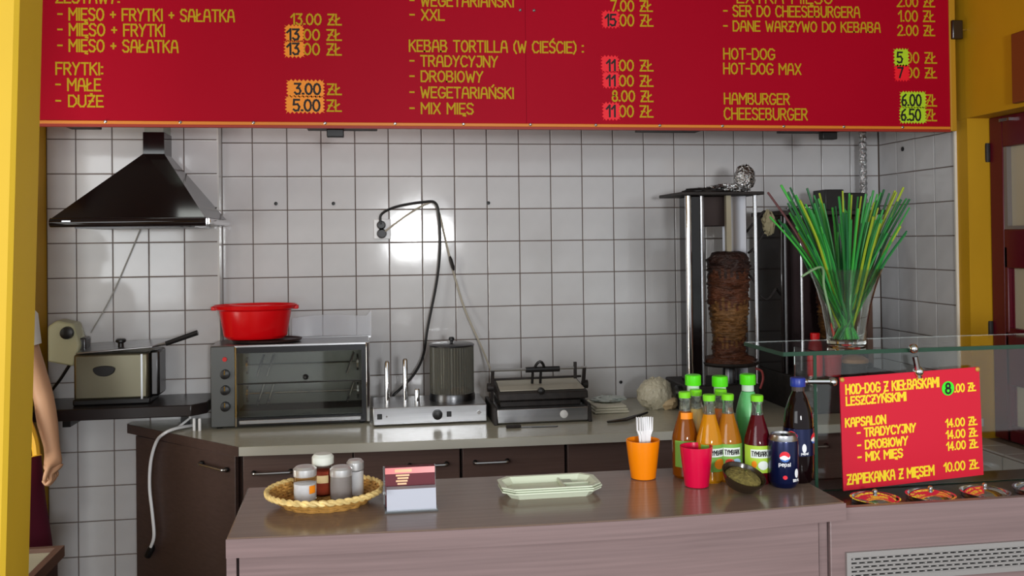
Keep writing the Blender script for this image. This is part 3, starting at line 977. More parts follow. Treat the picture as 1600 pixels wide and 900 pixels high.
for z in (1.02, 1.14):
    b = MB()
    b.tube([(-0.51, 4.06, z), (-0.04, 4.06, z)], .004, 8)
    for x in (-0.5, -0.045):
        b.lathe([(.036, -.004), (.036, .004)], (x, 4.06, z), 10, axis='x')
    for x in (-0.46, -0.42, -0.09):
        b.tube([(x, 4.04, z - .045), (x + .03, 4.03, z + .045)], .005, 6)
    b.build('spit', CHROME, ov)
b = MB()
for y in [3.97 + i * .02 for i in range(8)]:
    b.tube([(-0.525, y, 0.965), (-0.02, y, 0.965)], .002, 5)
b.build('wire_rack', STEELD, ov)
MB().lathe([(.012, 0), (.009, -.012), (.004, -.016)], (-0.255, y0 + .002, 1.10), 12, axis='y').build('door_knob', BLACK, ov)
for x in (x0 + .03, x1 - .03):
    for y in (y0 + .03, y1 - .03):
        MB().lathe([(.012, 0), (.014, .008)], (x, y, ZB), 10).build('foot', BLACK, ov)
# clear plastic sheet between oven and wall
b = MB()
nn = 17
for i in range(nn):
    t = i / (nn - 1)
    x = -0.33 + .345 * t
    zt = 1.318 + .012 * math.sin(PI * t) + (0.03 * max(0, t - .93) / .07)
    y = 4.215 + .012 * math.sin(t * 5)
    b.v += [(x, y, 1.237), (x, y + .012, zt), (x, y + .0145, zt), (x, y + .0025, 1.237)]
for i in range(nn - 1):
    a = 4 * i
    for k in range(4):
        b.f.append([a + k, a + 4 + k, a + 4 + (k + 1) % 4, a + (k + 1) % 4])
        b.mi.append(0)
MB.add(b, [], [])
sheet = b.build('splash_sheet', mat('milky film', (225, 228, 236), 0.2, alpha=0.28))
tag(sheet, 'thin milky plastic splash sheet standing behind the steel oven', 'sheet')
MB().box(-0.33, 0.012, 4.19, 4.24, 1.2285, 1.2365).build('sheet_ledge', STEEL, ov)
# thing behind the red basin
dish = thing('baking_tray', (-0.42, 4.06, 1.236), 'flat dark tray lying on the oven beneath the red basin', 'tray')
MB().lathe([(.10, 0), (.125, .004), (.13, .014), (.126, .014), (.12, .008), (0, .007)], (-0.42, 4.055, 1.236), 32, sx=1.12, sy=.85, cap=(True, False)).build('tray_body', mat('dark tray', (58, 40, 38), 0.35, 0.5), dish)
bs = thing('washing_up_basin', (-0.467, 4.06, 1.25), 'bright red plastic basin on top of the steel oven', 'basin')
prof = [(0, 0), (.115, 0), (.130, .012), (.148, .118), (.166, .126), (.172, .140), (.168, .142), (.160, .131), (.143, .122), (.126, .016), (.11, .006), (0, .006)]
MB().lathe(prof, (-0.467, 4.065, 1.251), 40, sx=1.0, sy=.66, cap=(False, False)).build('bowl', RED, bs)
for s_ in (-1, 1):
    MB().prism([(-0.467 + s_ * .155, 4.04), (-0.467 + s_ * .178, 4.045), (-0.467 + s_ * .178, 4.085), (-0.467 + s_ * .155, 4.09)], 1.372, 1.388).build('grip', RED, bs, bevel=.003)

# ================================================================== HOT DOG WARMER
hw = thing('hot_dog_warmer', (0.25, 3.97, ZB), 'long steel hot dog warmer with upright spikes and a ribbed glass cylinder', 'hot dog warmer')
bx = MB().box(0.016, 0.482, 3.845, 4.12, ZB + .004, 0.976).build('base', STEEL, hw, bevel=.004)
for x in (0.033, 0.315):
    MB().box(x, x + .020, 3.840, 3.846, 0.930, 0.952).build('switch', BLACK, bx, bevel=.002)
MB().lathe([(.021, 0), (.019, -.02), (.008, -.023)], (0.277, 3.845, 0.941), 20, axis='y').build('thermostat_knob', BLACK, bx)
MB().lathe([(.004, 0), (.003, -.004)], (0.072, 3.845, 0.94), 8, axis='y').build('pilot_lamp', mat('lamp grey', (120, 110, 110), 0.3), bx)
MB().prism([(0.437, 0.943), (0.448, 0.934), (0.459, 0.943), (0.448, 0.952)], 3.841, 3.846, 'y').build('badge', CHROME, bx)
for x in (0.03, 0.468):
    for y in (3.87, 4.09):
        MB().lathe([(.012, 0), (.012, .006)], (x, y, ZB), 8).build('foot', BLACK, hw)
for x, zt in ((0.077, 1.155), (0.152, 1.163)):
    MB().lathe([(.0105, 0), (.0105, zt - .986), (.006, zt - .978), (0, zt - .976)], (x, 3.95, 0.976), 14).build('spike', CHROME, hw)
MB().lathe([(.0105, 0), (.0105, .055), (.008, .06), (.004, .062)], (0.200, 3.93, 0.976), 14).build('spike', CHROME, hw)
RG = mat('ribbed grey glass', (150, 148, 138), 0.18, trans=0.75, ior=1.2, alpha=1.0)
vs = []
seg = 96
b = MB()
prof_r = .092
vs, fs = [], []
for k, z in enumerate((0.99, 1.205)):
    for i in range(seg):
        a = 2 * PI * i / seg
        r = prof_r + (.0018 if i % 2 else -.0018)
        vs.append((0.352 + r * math.cos(a), 4.0 + r * math.sin(a), z))
for i in range(seg):
    j = (i + 1) % seg
    fs.append((i, j, seg + j, seg + i))
b.add(vs, fs)
o = b.build('glass_cylinder', RG, hw, smooth=0)
sol = o.modifiers.new('wall', 'SOLIDIFY')
sol.thickness = .003
MB().lathe([(.098, 0), (.098, .016), (.094, .03), (.09, .03), (.09, .008), (0, .008)], (0.352, 4.0, 0.976), 36, cap=(True, False)).build('cylinder_socket', STEELD, hw)
lid = MB().lathe([(.096, 0), (.097, .006), (.09, .010), (.02, .012), (0, .012)], (0.352, 4.0, 1.203), 36, cap=(True, False)).build('lid', STEELD, hw)
MB().lathe([(.006, 0), (.006, .008), (.012, .012), (.012, .022), (.008, .026)], (0.352, 4.0, 1.214), 12).build('lid_knob', BLACK, lid)
tag(MB().sphere((0.385, 3.975, 1.012), .045, .018, .02).build('sausage', mat('sausage', (196, 120, 50), 0.4)), 'orange brown sausage inside the ribbed glass cylinder', 'sausage')

# ================================================================== CONTACT GRILL
cg = thing('contact_grill', (0.71, 3.9, ZB), 'steel contact grill with black handle bar and white dial', 'contact grill')
bx = MB().add([(0.515, 3.772, .906), (0.892, 3.772, .906), (0.892, 3.774, .962), (0.515, 3.774, .962), (0.515, 4.05, .906), (0.892, 4.05, .906), (0.892, 4.05, .962), (0.515, 4.05, .962)],
              [(0, 1, 2, 3), (4, 7, 6, 5), (0, 4, 5, 1), (3, 2, 6, 7), (0, 3, 7, 4), (1, 5, 6, 2)]).build('base', STEEL, cg, bevel=.003)
for x in (0.500, 0.892):
    MB().prism([(3.765, .9), (4.055, .9), (4.055, .972), (3.80, .972), (3.785, .968)], x, x + .016, 'x').build('end_cheek', CHAR, cg, bevel=.003)
kb = MB().lathe([(.017, 0), (.016, -.014), (.006, -.017)], (0.79, 3.782, 0.935), 20, axis='y').build('dial', WHITE, bx)
MB().box(0.635, 0.655, 3.776, 3.784, 0.927, 0.943).build('red_lamp', mat('pink lamp', (225, 70, 90), 0.3), bx, bevel=.002)
MB().box(0.535, 0.875, 3.83, 4.03, 0.962, 0.984).build('lower_plate', CHAR, cg, bevel=.003)
b = MB()
for i in range(30):
    x = 0.545 + i * .0112
    b.box(x, x + .005, 3.84, 4.02, .984, .99)
tag(b.build('plate_ribs', CHAR, cg, smooth=0), kind='stuff')
up = MB().add([(0.525, 3.80, 0.992), (0.9, 3.80, 0.992), (0.9, 4.02, 1.01), (0.525, 4.02, 1.01), (0.525, 3.805, 1.022), (0.9, 3.805, 1.022), (0.895, 4.02, 1.05), (0.53, 4.02, 1.05)],
              [(0, 3, 2, 1), (4, 5, 6, 7), (0, 1, 5, 4), (1, 2, 6, 5), (2, 3, 7, 6), (3, 0, 4, 7)]).build('upper_plate', CHAR, cg, bevel=.004)
MB().add([(0.535, 3.83, 1.027), (0.89, 3.83, 1.027), (0.885, 4.0, 1.0495), (0.54, 4.0, 1.0495), (0.535, 3.83, 1.030), (0.89, 3.83, 1.030), (0.885, 4.0, 1.053), (0.54, 4.0, 1.053)],
         [(0, 3, 2, 1), (4, 5, 6, 7), (0, 1, 5, 4), (1, 2, 6, 5), (2, 3, 7, 6), (3, 0, 4, 7)]).build('cover_sheet', mat('dull beige sheet', (176, 170, 154), 0.5, 0.3), up)
MB().lathe([(.014, 0), (.014, -.02), (.008, -.024)], (0.70, 3.80, 1.03), 14, axis='y').build('front_knob', BLACK, up)
for s_, x in ((-1, 0.515), (1, 0.908)):
    b = MB().bar((x, 3.95, 0.96), (x, 3.90, 1.105), .012, .02)
    b.lathe([(.018, -.012), (.018, .012)], (x + s_ * .008, 3.93, 1.03), 12, axis='x')
    b.build('arm', CHAR, cg)
MB().tube([(0.505, 3.90, 1.105), (0.918, 3.90, 1.105)], .006, 8).build('cross_bar', STEEL, cg)
b = MB().tube([(0.655, 3.90, 1.103), (0.80, 3.90, 1.103)], .012, 10)
b.tube(bez([(0.690, 3.90, 1.103), (0.70, 3.885, 1.128), (0.713, 3.88, 1.138), (0.726, 3.885, 1.128), (0.736, 3.90, 1.103)]), .006, 8)
b.bar((0.685, 3.9, 1.10), (0.685, 3.92, 1.04), .01).bar((0.72, 3.9, 1.10), (0.72, 3.92, 1.04), .01)
b.build('grip', BLACK, cg)
MB().tube([(0.52, 3.93, 1.062), (0.90, 3.93, 1.064)], .005, 8).build('tie_rod', CHAR, cg)
MB().bar((0.868, 3.9, 1.06), (0.868, 3.9, 1.13), .012).build('latch', CHAR, cg)

# sockets and leads
so = thing('wall_socket', (0.068, 4.289, 1.70), 'white double wall socket on the tiles above the hot dog warmer', 'socket')
MB().box(0.03, 0.106, 4.272, 4.2895, 1.662, 1.752).build('face_plate', WHITE, so, bevel=.004)
pl = thing('black_lead', (0.1, 4.26, 0.93), 'black power lead looping from the socket down to hot dog warmer', 'cord')
MB().lathe([(.02, 0), (.02, -.02), (.014, -.035)], (0.064, 4.272, 1.725), 16, axis='y').build('plug', BLACK, pl)
MB().tube(bez([(0.062, 4.24, 1.728), (0.066, 4.245, 1.774), (0.135, 4.255, 1.808), (0.25, 4.244, 1.827), (0.309, 4.244, 1.821), (0.325, 4.248, 1.742), (0.327, 4.255, 1.611), (0.31, 4.25, 1.466), (0.267, 4.24, 1.263), (0.243, 4.23, 1.133), (0.199, 4.21, 1.054), (0.14, 4.19, 0.998), (0.106, 4.18, 0.967), (0.131, 4.15, 0.95)]), .006, 8).build('cord', BLACK, pl)
pl = thing('white_lead', (0.3, 4.26, 1.0), 'pale power lead with inline switch running from socket to contact grill', 'cord')
MB().lathe([(.022, 0), (.022, -.02), (.016, -.04)], (0.066, 4.272, 1.687), 16, axis='y').build('plug', BLACK, pl)
MB().tube(bez([(0.072, 4.24, 1.69), (0.177, 4.26, 1.767), (0.274, 4.272, 1.822), (0.317, 4.276, 1.81), (0.364, 4.27, 1.611), (0.381, 4.27, 1.537), (0.435, 4.265, 1.346), (0.506, 4.22, 1.17), (0.54, 4.05, 1.05)]), .0042, 8).build('cord', mat('pale cord', (176, 168, 152), 0.5), pl)
MB().tube([(0.372, 4.262, 1.58), (0.376, 4.262, 1.565), (0.386, 4.262, 1.53), (0.389, 4.262, 1.515)], [.004, .008, .008, .004], 8).build('inline_switch', BLACK, pl)

# ================================================================== KEBAB GRILLS
def meat_mesh(cx, cy, z0, z1, prof, seed):
    rnd = random.Random(seed)
    seg, rows = 44, 70
    vs, fs = [], []
    rr = [rnd.uniform(-1, 1) for _ in range(rows + 1)]
    ph = [rnd.uniform(0, 6.28) for _ in range(rows + 1)]
    for k in range(rows + 1):
        t = k / rows
        # profile interpolation
        for (ta, ra), (tb, rb) in zip(prof[:-1], prof[1:]):
            if ta <= t <= tb:
                r0 = ra + (rb - ra) * (t - ta) / (tb - ta)
                break
        for i in range(seg):
            a = 2 * PI * i / seg
            r = r0 + .0035 * rr[k] + .0035 * math.sin(3 * a + ph[k]) + .002 * math.sin(7 * a + ph[(k * 3) % rows]) + rnd.uniform(-.0018, .0018)
            vs.append((cx + max(r, .001) * math.cos(a), cy + max(r, .001) * math.sin(a), z0 + (z1 - z0) * t + rnd.uniform(-.002, .002)))
    for k in range(rows):
        for i in range(seg):
            j = (i + 1) % seg
            fs.append((k * seg + i, k * seg + j, (k + 1) * seg + j, (k + 1) * seg + i))
    fs.append(tuple(range(seg - 1, -1, -1)))
    fs.append(tuple(rows * seg + i for i in range(seg)))
    b_ = MB().add(vs, fs)
    crust = [rnd.uniform(-4, 4) for _ in range(seg)]
    for q in range(rows * seg):
        k, i = divmod(q, seg)
        t = (k + crust[i]) / rows
        b_.mi[q] = 2 if t > .80 else (1 if .18 < t < .52 else 0)
    b_.mi[-1] = 2
    return b_


def crumple(cx, cy, cz, rx, ry, rz, seed, seg=22, rings=14, amp=.16):
    rnd = random.Random(seed)
    b = MB().sphere((0, 0, 0), 1, 1, 1, seg, rings)
    b.v = [(cx + x * rx * (1 + rnd.uniform(-amp, amp)), cy + y * ry * (1 + rnd.uniform(-amp, amp)), cz + z * rz * (1 + rnd.uniform(-amp, amp))) for x, y, z in b.v]
    return b


k1 = thing('kebab_grill', (1.5, 3.95, ZB), 'tall open steel kebab grill behind the juice bottles', 'kebab grill')
b = MB()
b.box(1.335, 1.66, 3.82, 4.12, ZB, 1.02)
b.build('base', CHAR, k1, bevel=.006)
b = MB()
b.tube([(1.357, 3.84, 1.02), (1.357, 3.84, 1.83)], .014, 14)
b.build('front_post', CHROME, k1)
MB().box(1.372, 1.415, 3.85, 4.0, 1.02, 1.83).build('left_burner', BLACKG, k1, bevel=.004)
MB().tube([(1.424, 3.865, 1.02), (1.424, 3.865, 1.83)], .011, 12).build('inner_post', STEEL, k1)
MB().prism([(1.568, 3.99), (1.652, 3.925), (1.657, 3.931), (1.573, 3.998)], 1.02, 1.832).build('right_reflector', mat('satin steel', (186, 186, 192), 0.4, 0.9), k1)
MB().tube([(1.657, 3.838, 1.02), (1.657, 3.838, 1.835)], .009, 10).build('front_post', CHROME, k1)
b = MB()
top = []
rnd = random.Random(4)
b.box(1.318, 1.685, 3.80, 4.12, 1.832, 1.846)
b.build('top_plate', CHAR, k1, bevel=.003)
MB().box(1.43, 1.56, 3.93, 4.1, 1.70, 1.832).build('motor_housing', mat('brown steel box', (60, 48, 46), 0.4, 0.5), k1, bevel=.004)
b = crumple(1.63, 3.88, 1.91, .046, .04, .055, 11)
b.build('foil_wrap', FOIL, k1)
b = crumple(1.55, 3.87, 1.862, .09, .05, .018, 12, amp=.3)
b.build('foil_scrap', FOIL, k1)
b = crumple(1.47, 3.88, 1.852, .11, .05, .014, 13, amp=.35)
b.build('burnt_crust', CHAR, k1)
MB().box(1.541, 1.563, 3.872, 3.894, 1.02, 1.832).build('spindle', mat('greasy spindle', (170, 160, 138), 0.45, 0.4), k1)
MB().lathe([(.0, 0), (.115, 0), (.13, .010), (.132, .018), (.127, .018), (.11, .008), (0, .008)], (1.548, 3.885, 1.098), 32, cap=(False, False)).build('drip_pan', CHAR, k1)
MB().lathe([(.03, 0), (.03, .06), (.02, .078)], (1.548, 3.885, 1.02), 14).build('spindle_foot', STEELD, k1)
MB().tube(bez([(1.645, 3.83, 1.085), (1.668, 3.82, 1.075), (1.674, 3.82, 1.04), (1.66, 3.82, 1.0)]), .005, 8).build('gas_hose', mat('red hose', (150, 60, 60), 0.5), k1)
MB().lathe([(.03, 0), (.03, -.02), (.02, -.03)], (1.335, 3.90, 0.985), 16, axis='x').build('side_knob', BLACK, k1)
mt = meat_mesh(1.550, 3.885, 1.112, 1.59, [(0, .112), (.035, .108), (.06, .072), (.12, .070), (.25, .073), (.4, .080), (.55, .086), (.7, .090), (.8, .088), (.86, .092), (.93, .091), (.97, .078), (1, .05)], 5)
tag(mt.build('kebab_meat', [MEAT, MEAT2, MEAT3], smooth=60), 'brown cone of roasted kebab meat on the spit of the left grill', 'meat')

k2 = thing('kebab_grill', (2.03, 4.0, ZB), 'dark kebab grill half hidden behind the glass vase of green stems', 'kebab grill')
MB().box(1.80, 2.29, 3.72, 4.2, ZB, 1.05).build('base', CHAR, k2, bevel=.006)
MB().box(1.80, 1.83, 3.90, 4.18, 1.05, 1.745).build('left_side_panel', BLACKG, k2, bevel=.003)
MB().prism([(1.83, 3.92), (1.95, 4.12), (1.955, 4.13), (1.83, 4.13)], 1.05, 1.745).build('left_reflector', BLACKG, k2)
MB().tube([(1.818, 3.893, 1.05), (1.818, 3.893, 1.75)], .007, 10).build('front_post', STEELD, k2)
MB().tube([(1.93, 3.97, 1.05), (1.93, 3.97, 1.75)], .008, 10).build('inner_post', STEEL, k2)
MB().box(1.95, 2.26, 4.14, 4.17, 1.05, 1.745).build('back_panel', mat('sooty panel', (44, 24, 26), 0.5, 0.2), k2)
MB().box(2.262, 2.29, 4.0, 4.18, 1.05, 1.745).build('right_side_panel', mat('brown panel', (92, 68, 58), 0.5), k2, bevel=.003)
MB().box(1.79, 2.30, 3.87, 4.19, 1.745, 1.765).build('top_plate', CHAR, k2, bevel=.003)
MB().box(2.03, 2.12, 3.93, 4.05, 1.765, 1.86).build('motor_housing', BLACK, k2, bevel=.004)
MB().box(2.12, 2.225, 3.93, 4.05, 1.765, 1.845).build('motor_housing', BLACK, k2, bevel=.004)
b = crumple(1.93, 3.92, 1.775, .08, .04, .014, 14, amp=.35)
b.build('foil_scrap', FOIL, k2)
MB().box(2.12, 2.14, 3.99, 4.01, 1.07, 1.745).build('spindle', STEELD, k2)
MB().lathe([(.0, 0), (.12, 0), (.135, .012), (.138, .02), (.132, .02), (.12, .008), (0, .008)], (2.13, 4.0, 1.05), 32, cap=(False, False)).build('drip_pan', CHAR, k2)
mt = meat_mesh(2.13, 4.0, 1.059, 1.55, [(0, .10), (.05, .10), (.08, .08), (.3, .09), (.6, .105), (.9, .1), (1, .06)], 9)
tag(mt.build('kebab_meat', [MEAT, MEAT2, MEAT3], smooth=60), 'dark cone of kebab meat on the right grill behind the glass vase', 'meat')
fp = thing('flue_pipe', (2.37, 4.2, 1.75), 'silver corrugated flue pipe rising above the right kebab grill', 'pipe')
b = MB()
pr_ = []
for i in range(60):
    pr_.append((.017 + (.0025 if i % 2 else -.002), i * .0135))
b.lathe(pr_, (2.366, 4.2, 1.70), 14)
b.build('pipe', FOIL, fp)
MB().tube([(2.366, 4.2, 1.705), (2.35, 4.17, 1.68), (2.29, 4.12, 1.66)], .013, 10).build('elbow', STEEL, fp)
tag(MB().tube(bez([(1.66, 3.97, 1.66), (1.705, 3.95, 1.72), (1.752, 3.95, 1.765), (1.766, 3.95, 1.708), (1.704, 3.95, 1.609), (1.67, 3.95, 1.58)]), .005, 8).build('wire_loop', CHAR), 'dark wire loop between the two kebab grills, the higher one', 'wire')
tag(MB().tube(bez([(1.66, 3.97, 1.50), (1.693, 3.95, 1.46), (1.72, 3.95, 1.396), (1.76, 3.95, 1.375), (1.799, 3.95, 1.42)]), .005, 8).build('wire_loop', CHAR), 'sagging dark wire between the two kebab grills, the lower one', 'wire')
b = crumple(1.765, 3.94, 1.715, .028, .02, .05, 15, amp=.3)
tag(b.build('greasy_rag', mat('greasy rag', (150, 140, 110), 0.8)), 'small pale greasy rag hanging by the wires between the grills', 'rag')
# red containers seen behind the vase and glass
def red_bottle(x, y, h, r, cap, label):
    t = thing('sauce_bottle', (x, y, 1.05), label, 'bottle')
    MB().lathe([(r * .9, 0), (r, .01), (r, h * .62), (r * .8, h * .75), (.018, h * .82), (.018, h * .86)], (x, y, 1.05), 24).build('body', RED, t)
    MB().lathe([(cap, 0), (cap, h * .13), (cap * .8, h * .14)], (x, y, 1.05 + h * .86), 18).build('cap', RED, t)


red_bottle(1.905, 3.80, .185, .030, .020, 'red sauce bottle with red cap left of the glass vase')
t = thing('red_tub', (1.975, 3.785, 1.05), 'round red plastic tub seen through glass below the vase', 'tub')
MB().lathe([(.034, 0), (.038, .08), (.041, .082), (.041, .09), (.037, .09), (.035, .08), (.03, .006), (0, .006)], (1.975, 3.785, 1.05), 28, cap=(True, False)).build('tub_body', mat('dull red plastic', (160, 20, 30), 0.35), t)
t = thing('sauce_pot', (2.075, 3.79, 1.05), 'dark round pot with tan lid behind the front glass', 'pot')
MB().lathe([(.050, 0), (.056, .045), (.060, .048), (.060, .055)], (2.075, 3.79, 1.05), 28).build('pot_body', CHAR, t)
MB().lathe([(.061, 0), (.061, .014), (.04, .026), (0, .030)], (2.075, 3.79, 1.105), 28, cap=(True, False)).build('pot_lid', mat('tan lid', (150, 110, 70), 0.5), t)

# bag and packs right of contact grill
bg_ = thing('bread_bag', (1.24, 3.98, ZB), 'crumpled beige plastic bag of bread on the worktop beside the left grill', 'bag')
b = crumple(1.25, 3.99, 0.965, .082, .06, .072, 21, amp=.1)
b.build('bag_body', mat('beige film', (198, 190, 166), 0.3, bump=((40, 40, 25), 0.8, 0.02)), bg_)
b = crumple(1.30, 3.98, 0.93, .05, .05, .034, 22, amp=.15)
b.build('bread_roll', mat('bread', (206, 180, 140), 0.6), bg_)
t = thing('flatbread_pack', (1.03, 3.98, ZB), 'flat white pack lying on worktop between the contact grill and bread bag', 'pack')
for i in range(3):
    MB().box(0.955 + i * .004, 1.11 - i * .006, 3.92, 4.10, ZB + .0005 + i * .011, ZB + .011 + i * .011).build('flatbread', mat('flatbread', (212, 208, 190), 0.6), t, bevel=.005)
b = crumple(1.045, 4.03, 0.945, .07, .05, .012, 23, amp=.3)
b.build('wrapper', mat('pale wrapper', (188, 196, 190), 0.3), t)
t = thing('kitchen_tongs', (1.1, 3.76, ZB), 'thin dark kitchen tongs lying on the worktop right of contact grill', 'tongs')
for s_ in (-1, 1):
    MB().tube([(0.96, 3.72, ZB + .006), (1.04, 3.74 + s_ * .012, ZB + .008), (1.17, 3.86, ZB + .01)], .005, 6).build('arm', STEELD, t)
t = thing('kitchen_knife', (0.66, 3.70, ZB), 'dark knife lying on cream worktop in front of the contact grill', 'knife')
MB().prism([(0.60, 3.70), (0.74, 3.688), (0.75, 3.70), (0.60, 3.712)], ZB + .0005, ZB + .003).build('blade', STEELD, t)
MB().box(0.54, 0.60, 3.698, 3.714, ZB + .0005, ZB + .012).build('handle', CHAR, t, bevel=.003)

# ================================================================== THINGS ON THE SERVING COUNTER
def shell_patch(c, R_, a0, u0, u1, v0, v1, n=10):
    """curved rectangle on a cylinder around c; u along the arc"""
    vs, fs = [], []
    for i in range(n + 1):
        a = a0 + (u0 + (u1 - u0) * i / n) / R_
        for v in (v0, v1):
            vs.append((c[0] + R_ * math.sin(a), c[1] - R_ * math.cos(a), c[2] + v))
    for i in range(n):
        fs.append((2 * i, 2 * i + 2, 2 * i + 3, 2 * i + 1))
    return vs, fs


def wrap(c, R_, a0):
    return lambda u, v, e: (c[0] + (R_ + e) * math.sin(a0 + u / R_), c[1] - (R_ + e) * math.cos(a0 + u / R_), c[2] + v)


def wrap_poly(poly, c, R_, a0):
    """fan of a convex outline wrapped on the cylinder"""
    fn = wrap(c, R_, a0)
    cu = sum(p_[0] for p_ in poly) / len(poly)
    cv = sum(p_[1] for p_ in poly) / len(poly)
    n = len(poly)
    vs = [fn(cu, cv, 0)] + [fn(cu + (u - cu) * .5, cv + (v - cv) * .5, 0) for u, v in poly] + [fn(u, v, 0) for u, v in poly]
    fs = []
    for i in range(n):
        j = (i + 1) % n
        fs += [(0, 1 + i, 1 + j), (1 + i, 1 + n + i, 1 + n + j, 1 + j)]
    return vs, fs


def ell(cu, cv, ru, rv, n=16, a0=0, a1=360):
    return [(cu + ru * math.cos(math.radians(a0 + (a1 - a0) * i / n)), cv + rv * math.sin(math.radians(a0 + (a1 - a0) * i / n))) for i in range(n)]


LIME = mat('lime plastic', (120, 210, 30), 0.35)
LIMEB = mat('bright green plastic', (84, 214, 20), 0.3)
LAB_G = mat('green label', (120, 170, 70), 0.4)
LAB_W = mat('white label', (226, 232, 224), 0.4)
LAB_L = mat('lime label', (170, 205, 60), 0.4)


def liquid(nm, c):
    return mat(nm, c, 0.06, spec=0.6, coat=0.6, trans=0.35, ior=1.1)


def juice_bottle(x, y, col, label, lab_m, a0, fruit, neck=None, r=.0305):
    t = thing('juice_bottle', (x, y, ZF), label, 'bottle', 'small juice bottles on the counter')
    c = (x, y, ZF)
    MB().lathe([(r * .86, .0), (r, .006), (r, .088), (r * .94, .098), (.0165, .140), (.0140, .150), (.0132, .152)], c, 28).build('juice', liquid('juice ' + label, col), t)
    MB().lathe([(.0138, .151), (.0122, .160), (.0115, .176), (.0135, .178), (.0135, .184)], c, 28, cap=(False, False)).build('glass_neck', mat('pale glass neck', (190, 200, 190), 0.06, trans=0.92, ior=1.25), t)
    MB().lathe([(.0138, 0), (.0144, .011), (.0128, .0135), (0, .0135)], (x, y, ZF + .1815), 20, cap=(True, False)).build('cap', LIME, t)
    RL = r + .0016
    vs, fs = shell_patch(c, RL, a0, -.040, .040, .027, .087, 14)
    lb = MB().add(vs, fs).build('paper_label', lab_m, t, fix=False)
    vs, fs = shell_patch(c, RL + .0006, a0, -.022, .018, .060, .079, 8)
    MB().add(vs, fs).build('name_panel', LAB_W, lb, fix=False)
    q = text_quads('TYMBARK', -.0195, .0155, .0645, .010, .0017)
    lettering(wrap(c, RL + .001, a0), q, 'lettering', INK, lb)
    for fu, fv, ru, rv, fm in fruit:
        vs, fs = wrap_poly(ell(fu, fv, ru, rv, 12), c, RL + .0008, a0)
        MB().add(vs, fs).build('fruit_print', fm, lb, fix=False)
    if neck:
        vs, fs = shell_patch(c, .0182, a0, -.018, .018, .134, .149, 8)
        MB().add([(vx + 0, vy, vz) for vx, vy, vz in vs], fs).build('neck_label', neck, t, fix=False)
    return t


F_O = mat('orange print', (240, 140, 20), 0.4)
F_R = mat('red print', (214, 60, 40), 0.4)
F_B = mat('blue print', (150, 180, 210), 0.4)
F_Y = mat('yellow print', (240, 196, 40), 0.4)
juice_bottle(0.722, 2.085, (150, 80, 14), 'small brown-orange juice bottle at the left end of the row', LAB_G, .1, [(-.006, .044, .012, .013, F_O), (.012, .042, .01, .01, F_Y)], neck=F_O)
juice_bottle(0.762, 2.035, (226, 150, 20), 'small golden juice bottle directly behind the raspberry red cup', LAB_G, .25, [(.004, .044, .014, .012, F_O)])
juice_bottle(0.806, 2.035, (190, 120, 26), 'small amber juice bottle behind the bowl of dried herbs', LAB_G, -.02, [(-.008, .046, .011, .009, F_R), (.008, .046, .012, .009, F_B), (-.014, .038, .009, .007, F_Y)])
juice_bottle(0.8635, 2.005, (92, 8, 24), 'small dark red juice bottle left of the soft drink can', LAB_L, -.22, [(.006, .044, .012, .010, LAB_W), (-.014, .046, .006, .008, F_O)])
juice_bottle(0.757, 2.108, (220, 190, 120), 'small pale juice bottle hidden behind the golden one', LAB_W, .2, [(.0, .046, .01, .01, F_O)])
juice_bottle(0.815, 2.100, (214, 120, 60), 'small peach juice bottle standing in the back row, lime cap in the middle', LAB_L, .0, [(.0, .046, .01, .01, F_R)])


def tall_bottle(x, y, h, col, label, shoulder, sleeve=False):
    t = thing('tall_juice_bottle', (x, y, ZF), label, 'bottle', 'tall juice bottles at the back')
    c = (x, y, ZF)
    r = .029
    MB().lathe([(r * .86, 0), (r, .008), (r, .11), (r * .9, .135), (r * .78, .150)], c, 26).build('juice', liquid('juice ' + label[:18], col), t)
    MB().lathe([(r + .0006, .002), (r + .0008, .11), (r * .92, .136), (.018, .172), (.014, .182), (.014, .196)], c, 26, cap=(False, False)).build('bottle_wall', PET, t)
    b = MB().lathe([(.0185, 0), (.019, .002), (.019, .022), (.017, .0245), (0, .0245)], (x, y, ZF + h - .0245), 22, cap=(True, False))
    b.build('cap', LIMEB, t)
    MB().lathe([(.0145, 0), (.0145, .02)], (x, y, ZF + .182), 16).build('neck', mat('neck plastic', (200, 220, 200), 0.2), t)
    if sleeve:
        MB().lathe([(r + .0014, .112), (r * .92 + .0016, .136), (.0188, .172), (.0150, .181)], c, 26, cap=(False, False)).build('shoulder_sleeve', shoulder, t)
    vs, fs = shell_patch(c, r + .0018, .0, -.040, .040, .045, .125, 14)
    lb = MB().add(vs, fs).build('paper_label', shoulder, t, fix=False)
    vs, fs = wrap_poly(ell(.002, .102, .014, .016, 14), c, r + .0026, .0)
    MB().add(vs, fs).build('fruit_print', F_R, lb, fix=False)


tall_bottle(0.763, 2.142, .225, (210, 200, 170), 'tall juice bottle with bright green cap, left one of the back row', LAB_W)
tall_bottle(0.829, 2.140, .220, (214, 140, 60), 'tall juice bottle with bright green cap, middle one of the back row', LAB_L)
tall_bottle(0.899, 2.140, .222, (200, 60, 30), 'tall juice bottle with green shoulder and cap, right one of the back row', mat('green sleeve', (96, 186, 110), 0.35), True)

NAVY = mat('navy print', (9, 22, 66), 0.28, 0.5, coat=0.3)
PRED = mat('globe red', (226, 36, 54), 0.3)
PWH = mat('globe white', (240, 240, 244), 0.3)
PBL = mat('globe blue', (60, 110, 190), 0.3)


